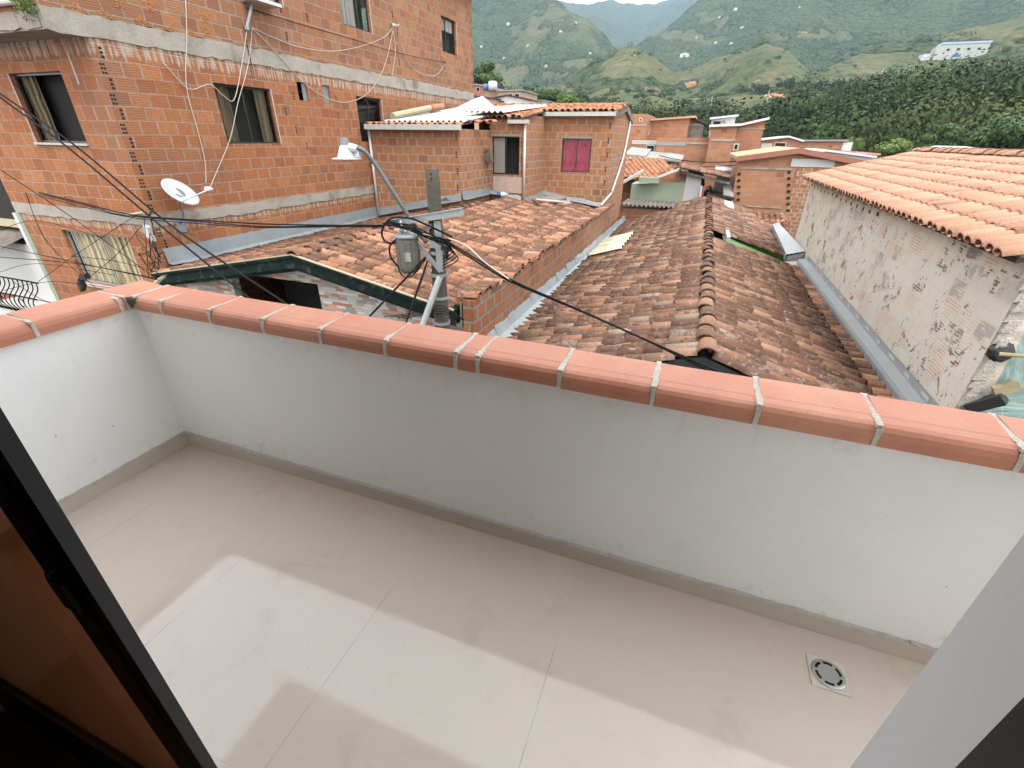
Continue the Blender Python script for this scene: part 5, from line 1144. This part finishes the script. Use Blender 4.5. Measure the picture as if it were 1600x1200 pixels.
LAY = [  # (crest distance, valley dip after it, crest line in photo pixels)
    (150, .55, [(560, 172), (740, 165), (900, 176), (1000, 196), (1100, 200), (1200, 198), (1280, 190), (1360, 178), (1450, 168), (1600, 160), (1800, 150)]),
    (400, .80, [(560, 160), (740, 152), (860, 155), (930, 160), (985, 153), (1020, 152), (1058, 164), (1110, 160), (1190, 146), (1280, 138), (1350, 132), (1450, 118), (1600, 108), (1800, 100)]),
    (820, .80, [(560, 150), (740, 140), (850, 146), (890, 132), (930, 100), (985, 86), (1020, 98), (1052, 118), (1090, 108), (1130, 96), (1193, 75), (1235, 92), (1268, 122), (1300, 108), (1350, 90), (1450, 66), (1520, 50), (1600, 26), (1800, -20)]),
    (1900, .85, [(560, -60), (700, -45), (760, -30), (840, -18), (878, 0), (900, 24), (930, 56), (955, 84), (972, 92), (1000, 78), (1040, 52), (1075, 22), (1110, 0), (1160, -24), (1300, -60), (1600, -110), (1800, -130)]),
    (4200, .9, [(560, -50), (700, -30), (800, -12), (860, 2), (885, 9), (905, 10), (925, 6), (950, 3), (975, 6), (1000, 9), (1020, 10), (1040, 4), (1070, -8), (1200, -40), (1600, -90), (1800, -100)])]
NA_, NRr = 760, 460
az = np.linspace(math.radians(-62), math.radians(58), NA_); rr_ = np.concatenate([np.linspace(75, 170, 70), np.geomspace(172, 6500, NRr-70)])
AZ, RR = np.meshgrid(az, rr_, indexing='ij'); XX, YY = RR*np.sin(AZ), RR*np.cos(AZ)
def crest(line, a):
    q = sorted(azel(p) for p in line); return np.interp(a, [t[0] for t in q], [t[1] for t in q])
def terrain(AZ, RR):
    XX, YY = RR*np.sin(AZ), RR*np.cos(AZ)
    z = np.full(AZ.shape, GZ-.3); pr = np.full(AZ.shape, 70.); pz = np.full(AZ.shape, GZ-.3); pe = (GZ-CAMZ)/70.
    for i, (d, dip, line) in enumerate(LAY):
        dd = d*(1+.10*np.sin(AZ*7+i*2.1)+.05*np.sin(AZ*19+i)); e = crest(line, AZ); cz = CAMZ+e*dd
        # valley between the last crest and this one
        if i == 0: t = np.clip((RR-pr)/(dd-pr), 0, 1); s_ = t*t*(3-2*t); zz = pz+(cz-pz)*s_
        else:
            vr = pr+(dd-pr)*.28; vz = pz-(cz-pz)*0.0-(.035*(dd-pr)); 
            t1 = np.clip((RR-pr)/(vr-pr), 0, 1); t1 = t1*t1*(3-2*t1); t2 = np.clip((RR-vr)/(dd-vr), 0, 1); t2 = t2**1.15
            zz = np.where(RR < vr, pz+(vz-pz)*t1, vz+(cz-vz)*(t2*(1.35-.35*t2)))
            cz2 = cz
        z = np.where((RR >= pr), zz, z); pr, pz = dd, cz
    z = np.where(RR > pr, pz-(RR-pr)*.35, z)
    # relief: spurs and gullies that fade out at the crests' own scale
    k = np.clip((RR-120)/500, 0, 1)*np.where(RR > 2600, .35, 1.)
    g1 = fbm(XX/260+5, YY/260, 5, 3, True)-.55; g2 = fbm(XX/60, YY/60, 4, 9)-.47
    return z+k*g1*RR*.045+g2*np.clip(RR*.006, .2, 8)
Z = terrain(AZ, RR)
# what grows where (0 woodland, 1 grass, 2 bare soil), by patches of ground
P3 = np.stack([XX, YY, Z-CAMZ], -1); den = P3@AF; U_ = 800+F*(P3@AR)/den; V_ = 600-F*(P3@AU)/den
n0 = fbm(XX/90, YY/90, 5, 21); n0b = fbm(XX/30+3, YY/30, 5, 51); n1_ = fbm(XX/300, YY/300, 4, 33)
cover = np.clip((n1_*.5+n0*.6-.53)*5, 0, 1)*np.where(RR < 250, .45, .75); cover = np.where((RR > 180) & (RR < 1150), np.maximum(cover, np.clip(.52+(n0b-.48)*2.6+(n0-.5)*1.5, 0, .8)), cover)
soil = np.zeros(Z.shape)
def patch(arr, cx_, cy_, rx, ry, r0, r1, val=.72, rot=0):
    dx, dy = U_-cx_, V_-cy_; c, s = math.cos(rot), math.sin(rot); q = ((dx*c+dy*s)/rx)**2+((-dx*s+dy*c)/ry)**2+(n0b-.48)*4.5+(n0-.5)*2.5
    m_ = np.clip((1.1-q)*1.6, 0, 1)*(RR > r0)*(RR < r1); arr[:] = arr*(1-m_)+val*m_
for a in [(1010, 165, 52, 14, 250, 600), (985, 105, 40, 22, 450, 1100), (1195, 108, 62, 32, 450, 1100), (1430, 110, 110, 22, 450, 1100), (1560, 45, 60, 16, 450, 1100), (1350, 120, 70, 18, 300, 1000), (1540, 108, 60, 12, 300, 1100),
          (1120, 28, 26, 16, 1100, 2600), (830, 55, 26, 30, 1100, 2600), (870, 20, 20, 14, 1100, 2600), (800, 110, 30, 12, 1000, 2600), (860, 118, 24, 8, 1000, 2600), (905, 100, 26, 8, 900, 2600), (1060, 55, 40, 8, 1100, 2600), (1220, 60, 24, 10, 1100, 2600), (1280, 55, 40, 9, 1100, 2600),
          (870, 145, 30, 8, 300, 1000), (1175, 160, 45, 12, 250, 900), (1400, 215, 50, 8, 90, 400, .7), (1210, 185, 14, 6, 90, 600)]: patch(cover, *a[:6], val=(a[6] if len(a) > 6 else 1.))
for a in [(1290, 165, 45, 28, 90, 700), (1450, 170, 160, 30, 90, 600), (1500, 215, 150, 26, 90, 500), (1030, 135, 90, 10, 400, 1200), (1230, 70, 60, 8, 900, 1800)]: patch(cover, *a, val=0.)
for a in [(985, 92, 14, 8, 450, 1100, .7), (1180, 112, 34, 18, 450, 1100, .45), (1080, 131, 14, 5, 300, 1100, 1.), (1020, 140, 12, 4, 300, 1100, .6), (1215, 150, 17, 4, 300, 1100, 1.), (1270, 130, 15, 4, 300, 1100, 1.), (1303, 139, 8, 2, 300, 1100, .7), (1118, 36, 16, 9, 1100, 2600, .4), (1255, 50, 15, 4, 1100, 2600, .6), (775, 98, 16, 7, 1000, 2600, .4), (1430, 112, 60, 12, 450, 1100, .25)]: patch(soil, *a[:6], val=a[6])
vs = np.stack([XX, YY, Z], -1).reshape(-1, 3)
ii, jj = np.meshgrid(np.arange(NA_-1), np.arange(NRr-1), indexing='ij'); a = (ii*NRr+jj).ravel(); fa = np.stack([a, a+NRr, a+NRr+1, a+1], -1)
def fastmesh(name, V, Fq, mat_, attrs=None, smooth=True):
    me = bpy.data.meshes.new(name); n, k = Fq.shape
    me.vertices.add(len(V)); me.vertices.foreach_set('co', V.astype(np.float32).ravel())
    me.loops.add(n*k); me.loops.foreach_set('vertex_index', Fq.astype(np.int32).ravel()); me.polygons.add(n)
    me.polygons.foreach_set('loop_start', np.arange(0, n*k, k, dtype=np.int32)); me.update(calc_edges=True)
    if smooth: me.polygons.foreach_set('use_smooth', np.ones(n, bool))
    for nm, dom, val in (attrs or []): at_ = me.attributes.new(nm, 'FLOAT', dom); at_.data.foreach_set('value', val.astype(np.float32).ravel())
    me.materials.append(mat_); o = bpy.data.objects.new(name, me); o['_keep'] = 1; C.objects.link(o); return o
g = G('hillside_cover'); cv, so = g.attr('cover'), g.attr('soil')
big = g.noise(.012, 6, rough=.6); med = g.noise(.06, 6, rough=.7); cl = g.vor(.11); cl2 = g.vor(.045)
forest = g.ramp(g.math('ADD', g.math('MULTIPLY', med, .7), g.math('MULTIPLY', g.math('SUBTRACT', 1, cl), .3)), [(.3, (.018, .033, .015)), (.5, (.038, .058, .022)), (.7, (.075, .098, .036))])
grass = g.ramp(g.math('ADD', g.math('MULTIPLY', big, .5), g.math('MULTIPLY', g.noise(.2, 5), .5)), [(.35, (.036, .048, .020)), (.5, (.066, .068, .030)), (.65, (.115, .096, .050))])
mid2 = g.noise(.022, 7, rough=.72); bush = g.mr(g.vor(.08), .28, .48, 1, 0)
cvx = g.math('ADD', g.math('ADD', cv, g.math('MULTIPLY', g.math('SUBTRACT', med, .5), 1.3)), g.math('MULTIPLY', g.math('SUBTRACT', mid2, .5), 3.2))
grass = g.mix(g.math('MULTIPLY', bush, g.mr(g.noise(.02, 5, rough=.7), .40, .54)), grass, (.030, .052, .020))
forest = g.mix(g.mr(g.noise(.010, 5, rough=.6), .45, .62, 0, .55), forest, (.062, .088, .034))
c = g.mix(g.mr(cvx, .15, .85), forest, grass)
c = g.mix(g.mr(g.math('ADD', so, g.math('MULTIPLY', g.math('SUBTRACT', g.noise(.15, 4), .5), .8)), .42, .60), c, g.mix(g.mr(so, .55, .9), (.22, .17, .10), (.42, .19, .085)))
hh = g.math('ADD', g.math('MULTIPLY', g.math('SUBTRACT', 1, cl), 1.), g.math('MULTIPLY', g.math('SUBTRACT', 1, cl2), 1.5))
hh = g.math('MULTIPLY', hh, g.mr(cv, .3, .7, 1, .15))
hills = fastmesh('hills', vs, fa, g.done(c, .95, g.bump(hh, 14., 1), spec=.1), [('cover', 'POINT', cover), ('soil', 'POINT', soil)]); struct(hills)

# woodland: many crowns merged as one mass
def ico(sub):
    import bmesh
    bm = bmesh.new(); bmesh.ops.create_icosphere(bm, subdivisions=sub, radius=1); v = np.array([q.co[:] for q in bm.verts]); f = np.array([[q.index for q in p.verts] for p in bm.faces]); bm.free(); return v, f
I1, I2 = ico(2), ico(3)
def blob_var(I, seed, amp):
    v, f = I; r_ = np.random.default_rng(seed); n = np.zeros(len(v))
    for k in range(14): d = r_.normal(0, 1, 3); d /= np.linalg.norm(d); n += np.maximum(0, v@d-.55)*r_.uniform(.3, 1.2)*2
    n += r_.uniform(-amp, amp, len(v)); return v*(.8+n*.35)[:, None]*np.array([1, 1, .8]), f
BV = [blob_var(I1, s_, .22) for s_ in range(6)]
def crowns(pts, rad, col, leafcount=0, rs=5):
    VV, FF, RC = [], [], []; off = 0; r_ = np.random.default_rng(rs)
    for p, ra, c_ in zip(pts, rad, col):
        v, f = BV[r_.integers(6)]; t = r_.uniform(0, 6.28); R_ = np.array([[math.cos(t), -math.sin(t), 0], [math.sin(t), math.cos(t), 0], [0, 0, 1]])
        w_ = (v*ra*r_.uniform(.85, 1.15, 3))@R_.T+p; VV.append(w_); FF.append(f+off); off += len(v); RC.append(np.full(len(f), c_)+r_.uniform(-.12, .12, len(f)))
    return np.concatenate(VV), np.concatenate(FF), np.concatenate(RC)
g = G('woodland_foliage'); r = g.attr(); n = g.noise(.9, 4); v_ = g.math('ADD', g.math('MULTIPLY', r, .75), g.math('MULTIPLY', g.math('SUBTRACT', n, .5), .5))
c = g.ramp(v_, [(.05, (.020, .034, .015)), (.35, (.040, .062, .024)), (.6, (.068, .094, .034)), (.9, (.12, .14, .05))])
M['wood_fol'] = g.done(c, .8, g.bump(g.noise(1.6, 5, rough=.7), 1.0, 1), spec=.12)
N_ = 15000; ra = rng.uniform(math.radians(-36), math.radians(36), N_); rd = np.exp(rng.uniform(math.log(95), math.log(1500), N_))
ri = np.clip(np.searchsorted(rr_, rd), 0, NRr-1); ai = np.clip(((ra-az[0])/(az[1]-az[0])).astype(int), 0, NA_-1)
cvv = cover[ai, ri]+soil[ai, ri]*2; keep = (rng.uniform(0, 1, N_) > np.clip(cvv*1.05+np.clip((n1_[ai, ri]-.47)*3, 0, .5), 0, .985)); ra, rd = ra[keep], rd[keep]
zt = terrain(ra, rd); px_, py_ = rd*np.sin(ra), rd*np.cos(ra)
Pq = np.stack([px_, py_, zt+2-CAMZ], -1); dq = Pq@AF; uq, vq = 800+F*(Pq@AR)/dq, 600-F*(Pq@AU)/dq
right_ = (uq+(vq-160)*.6 > 1225) & (rd < 430); thin = rng.uniform(0, 1, len(ra)) < np.where(right_, 1., np.where(rd < 1000, .8, .6)); small_ = ~right_
ok_ = thin & ~((uq > 1435) & (uq < 1565) & (vq > 66) & (vq < 112) & (rd > 350)); ra, rd, zt, px_, py_, small_ = ra[ok_], rd[ok_], zt[ok_], px_[ok_], py_[ok_], small_[ok_]
dens = fbm(px_/45, py_/45, 3, 77); radv = 1.8+6.5*rng.uniform(0, 1, len(ra))**3*np.where(rd < 200, .85, 1.)*np.where(small_, .48, 1.)*(1+(rd > 500)*.35)
VV, FF, RC = crowns(np.stack([px_, py_, zt+radv*.35], -1), radv, np.clip(dens*.9+rng.normal(0, .17, len(ra))-.02, 0, 1))
pts_ = np.stack([px_, py_, zt+radv*.42], -1); LV, LR = [], []
for lo, hi, cnt, sz in ((0, 260, 300, .13), (260, 520, 130, .20), (520, 1600, 30, .36)):
    kk = np.nonzero((rd >= lo) & (rd < hi))[0]; k = np.repeat(kk, cnt); d = rng.normal(0, 1, (len(k), 3)); d[:, 2] = np.abs(d[:, 2])*.9-.25; d /= np.linalg.norm(d, axis=1)[:, None]
    lump = 1+.22*np.sin(d[:, 0]*5+k)*np.sin(d[:, 1]*4+k*1.7)+.15*np.sin(d[:, 2]*7+k)
    p = pts_[k]+d*radv[k][:, None]*(rng.uniform(.72, 1.12, len(k))*lump)[:, None]*np.array([1, 1, .85])
    nn = d+rng.normal(0, .20, d.shape); nn /= np.linalg.norm(nn, axis=1)[:, None]; t = np.cross(nn, rng.normal(0, 1, d.shape)); t /= np.linalg.norm(t, axis=1)[:, None]; b = np.cross(nn, t)
    s2 = (np.minimum(radv[k], 2.8)*sz*rng.uniform(.6, 1.3, len(k)))[:, None]; LV.append(np.stack([p-t*s2, p+b*s2*.7, p+t*s2, p-b*s2*.7], 1).reshape(-1, 3))
    LR.append(np.clip(dens[k]*.9+(np.sin(k*12.9898)*.5)*.50+(fbm(px_/110+9, py_/110, 3, 91)[k]-.45)*1.1+np.where(np.sin(k*7.77) > .86, .3, 0)+rng.normal(0, .045, len(k)), 0, 1))
LV = np.concatenate(LV); LR = np.concatenate(LR); print('leaf quads', len(LR))
FQ = np.arange(len(LV)).reshape(-1, 4); VV, FF, RC = crowns(pts_, radv*.78, np.full(len(ra), .25))
wv_ = fastmesh('woodland', np.concatenate([LV, VV]), np.concatenate([FQ, np.concatenate([FF, FF[:, :1]], 1)+len(LV)]) if False else FQ, M['wood_fol'], [('rnd', 'FACE', LR)], smooth=False)
me = wv_.data; import bmesh
wd_ = wv_; wd_['kind'] = 'stuff'

# single trees one can tell apart
def leafy(center, R3, n, size, rs, cl_n=14):
    r_ = np.random.default_rng(rs); cc = r_.normal(0, 1, (cl_n, 3)); cc /= np.linalg.norm(cc, axis=1)[:, None]; cc *= r_.uniform(.35, .85, (cl_n, 1)); cc[:, 2] = cc[:, 2]*.8+.1
    cr_ = r_.uniform(.28, .48, cl_n); k = r_.integers(0, cl_n, n); d = r_.normal(0, 1, (n, 3)); d /= np.linalg.norm(d, axis=1)[:, None]
    p = (cc[k]+d*cr_[k][:, None]*r_.uniform(.6, 1.05, (n, 1)))*np.array(R3)+np.array(center)
    nn = d+r_.normal(0, .5, (n, 3)); nn /= np.linalg.norm(nn, axis=1)[:, None]; t = np.cross(nn, r_.normal(0, 1, (n, 3))); t /= np.linalg.norm(t, axis=1)[:, None]; b = np.cross(nn, t)
    s_ = size*r_.uniform(.6, 1.3, (n, 1)); V = np.stack([p-t*s_, p+b*s_*.6, p+t*s_, p-b*s_*.6], 1).reshape(-1, 3); Fq = np.arange(4*n).reshape(n, 4)
    rc = np.clip(cr_[k]*0+r_.uniform(0, .3, n)+(k % 5)/5*.7, 0, 1); return V, Fq, rc, cc*np.array(R3)+np.array(center)
def tree(name, label, base, hgt, R3, mat_, n=2600, size=.3, rs=1, group=None):
    base = np.array(base, float); t = thing(name, label, 'tree', tuple(base), group); cen = base+np.array([0, 0, hgt-R3[2]])
    V, Fq, rc, cc = leafy(cen, R3, n, size, rs); o = fastmesh('crown', V-base, Fq, mat_, [('rnd', 'FACE', rc)], smooth=False); o.parent = t
    m = MB(); m.tube([base-(0, 0, .3), base+(0, 0, hgt*.3), cen], [hgt*.035, hgt*.025, hgt*.015], 8)
    for c_ in cc[:8]: m.tube([base+(0, 0, hgt*.35), (c_+cen)/2+(0, 0, -.1), c_], [hgt*.015, hgt*.01, hgt*.004], 5)
    m.build('trunk', plain('bark_'+str(rs), (.10, .075, .05), .95), t); return t
LD = leafmat('dark_leaves', (.028, .055, .018), (.085, .13, .035)); LL = leafmat('bright_leaves', (.06, .10, .02), (.15, .20, .05))
def treeat(name, label, px, Y, wpx, hpx, mat_, rs, **k):
    q = on_y(px, Y); s_ = float((q-np.array([0, 0, CAMZ]))@AF)/F*.92; R3 = (wpx/2*s_, wpx/2*s_, hpx/2*s_); base = (q[0], Y, GZ-.3); return tree(name, label, base, q[2]+R3[2]-base[2], R3, mat_, rs=rs, size=.028*wpx*s_, **k)
treeat('broad_tree', 'dark broad tree rising right beside the tall brick building', (746, 121), 75, 84, 50, LD, 11, n=5200)
treeat('round_tree', 'dark round tree beyond the ridge of the upper brick house', (850, 152), 105, 62, 36, LD, 12, n=4200)
treeat('bright_tree', 'yellow green tree beyond the roof beside the dark round tree', (882, 156), 95, 46, 22, LL, 13, n=3000)
treeat('bright_tree', 'yellow green tree at the centre of the wooded slope', (1445, 158), 140, 64, 30, LL, 14, n=4200)
treeat('slender_tree', 'slender pale green tree by the white end block', (1333, 228), 70, 30, 28, LL, 15, n=2200)
treeat('round_tree', 'pale olive round tree above the peach tile roof, right', (1470, 212), 80, 60, 40, LD, 16, n=4200)
treeat('leaning_tree', 'big dark tree in front of the slope, right of the tall brick block', (1262, 178), 130, 74, 66, LD, 17, n=5200)
treeat('broad_tree', 'wide dark tree at the right edge above the peach tile roof', (1572, 215), 85, 110, 70, LD, 18, n=6000)
treeat('bushy_tree', 'bushy tree directly behind the far end of the peach roof', (1395, 232), 75, 70, 36, LL, 19, n=4000)
treeat('bushy_tree', 'mid green bushy tree behind the long low brick house', (1290, 205), 100, 60, 34, LD, 20, n=4000)

# farm buildings on the slopes
def hill_z(x, y): return float(terrain(np.array([math.atan2(x, y)]), np.array([math.hypot(x, y)]))[0])
def hillpoint(p, r0, r1):
    a_, e_ = azel(p); rs_ = np.linspace(r0, r1, 500); zz = terrain(np.full(500, a_), rs_); ok = np.nonzero((zz-CAMZ)/rs_ >= e_)[0]
    k = ok[0] if len(ok) else int(np.argmax((zz-CAMZ)/rs_)); R_ = rs_[k]; return np.array([R_*math.sin(a_), R_*math.cos(a_), zz[k]]), R_
wp, wr = hillpoint((1497, 92), 450, 1000); wp[2] += 1.5; s_ = float((wp-np.array([0, 0, CAMZ]))@AF)/F*.93
wh = thing('warehouse', 'long white warehouse with pale blue roof on the right hillside', 'warehouse', tuple(wp))
dirx = np.array([1., 0, 0]); diry = np.array([0, 1., 0])
def TW(u, d, z): return tuple(wp+dirx*u-diry*d+np.array([0, 0, z]))
hl = 41*s_; hh_ = 18*s_
MB().prism([(-hl*.86, -8), (hl*.88, -8), (hl*.88, hh_), (-hl*.70, hh_), (-hl*.86, hh_*.8)], TW, 0, -14).build('wall', plain('warehouse_wall', (.50, .52, .47), .9, vs=.3), wh)
MB().prism([(-hl*.72, hh_+.1), (hl*.9, hh_+.1), (hl*.9, hh_+2.6*s_), (-hl*.70, hh_+2.8*s_)], TW, .5, -14.5).build('roof', plain('pale_blue_roof', (.42, .55, .75), .5), wh)
for k in range(5): u = -hl*.5+k*hl*.34; tbox(MB(), TW, u, u+hl*.10, 0, .3, hh_*.50, hh_*.66).build('window', M['shade_black'], wh)
tbox(MB(), TW, -hl*.22, hl*.04, 0, .2, 0, hh_*.22).build('blue_gate', plain('blue_gate_paint', (.06, .15, .40), .5), wh)
tbox(MB(), TW, -hl*1.28, -hl*.99, 1, -9, -5, hh_*.3).build('annex', M['whitewall'], wh)
def farm(name, label, p, w_, h_, r0, r1, wm='white', rm_='greyroof', group=None):
    q, R_ = hillpoint(p, r0, r1); s_ = float((q-np.array([0, 0, CAMZ]))@AF)/F*.85; t = thing(name, label, 'farmhouse', tuple(q), group); a_ = math.atan2(q[0], q[1]); dx = np.array([math.cos(a_), -math.sin(a_), 0]); dy = np.array([math.sin(a_), math.cos(a_), 0])
    def TT(u, d, z): return tuple(q+dx*u-dy*d+np.array([0, 0, z]))
    W2, H2 = w_*s_/2, h_*s_
    MB().prism([(-W2, -4), (W2, -4), (W2, H2*.7), (0, H2), (-W2, H2*.7)], TT, 0, -W2*1.6).build('wall', M[wm], t)
    m = MB()
    for p0_, p1_ in (((-W2*1.1, H2*.66), (0, H2)), ((0, H2), (W2*1.1, H2*.66))): m.prism([p0_, p1_, (p1_[0], p1_[1]+.1*H2+.1), (p0_[0], p0_[1]+.1*H2+.1)], TT, .4, -W2*1.6-.4)
    m.build('roof', M[rm_], t); (group is None) and tbox(MB(), TT, -W2*.2, W2*.2, 0, .15, 0, H2*.5).build('door', M['wood'], t)
    return t
farm('farmhouse', 'white house half hidden in trees just below the warehouse', (1477, 118), 20, 9, 250, 700, rm_='whiteroof')
farm('farmhouse', 'small white roofed house at the right edge of the hillside', (1586, 118), 22, 6, 250, 700, rm_='whiteroof')
farm('farmhouse', 'green roofed farmhouse at the right edge above the woods', (1598, 97), 8, 5, 450, 1000, rm_='greenp')
farm('farmhouse', 'white farmhouse pair beside the right hand spur, mid slope', (1069, 90), 16, 7, 900, 2400)
for p, w_, h_ in [((794, 40), 7, 5), ((876, 51), 7, 4), ((826, 72), 9, 3), ((752, 76), 6, 5), ((788, 92), 7, 3), ((1124, 28), 5, 3), ((1149, 16), 8, 5), ((1159, 45), 8, 4), ((1142, 70), 7, 4), ((1118, 68), 6, 4), ((900, 36), 5, 3), ((922, 84), 6, 3), ((1249, 12), 4, 3), ((1088, 60), 5, 3), ((854, 104), 8, 3), ((762, 110), 6, 3)]:
    farm('farmhouse', 'tiny white farmhouse dotted far up the hazy mountainside', p, w_*.8, h_*.8, 950, 2600, wm='whitewall', group='tiny farmhouses on the mountainside')
for i, (p, lab) in enumerate((((1374, 126), 'pale utility post on the bare ridge below the warehouse'), ((1198, 160), 'pale utility post near the orange soil cut'), ((1110, 168), 'thin pale post beyond the brick blocks'))):
    q, R_ = hillpoint(p, 140, 800); m = MB(); m.tube([q-(0, 0, 1), q+(0, 0, 12*R_/F)], .16*R_/300, 6); tag(m.build('utility_post', M['gutterW']), lab, 'post')
# power lines over the middle distance
cable(sag(on_y((1030, 243), 29), on_y((1155, 252), 24), .15), .02, 'thin line strung in front of the brick blocks, upper one', sm=False)
cable(sag(on_y((1030, 252), 29), on_y((1150, 258), 24), .15), .015, 'thin line strung in front of the brick blocks, lower one', sm=False)

# ------------------------------------------------------------------ air
m = MB(); m.box(-4500, 4500, -60, 6600, -400, 2600); hz_ = m.build('haze', M['white']); hz_['kind'] = 'stuff'
g = bpy.data.materials.new('valley_haze'); g.use_nodes = True; g.node_tree.nodes.clear(); o_ = g.node_tree.nodes.new('ShaderNodeOutputMaterial'); pv = g.node_tree.nodes.new('ShaderNodeVolumePrincipled')
pv.inputs['Color'].default_value = (.55, .77, 1, 1); pv.inputs['Density'].default_value = .00010; pv.inputs['Anisotropy'].default_value = .2
g.node_tree.links.new(pv.outputs[0], o_.inputs['Volume']); hz_.data.materials.clear(); hz_.data.materials.append(g)

fix_normals()
for o in bpy.data.objects:
    for k in ('_org', '_keep'):
        if k in o: del o[k]
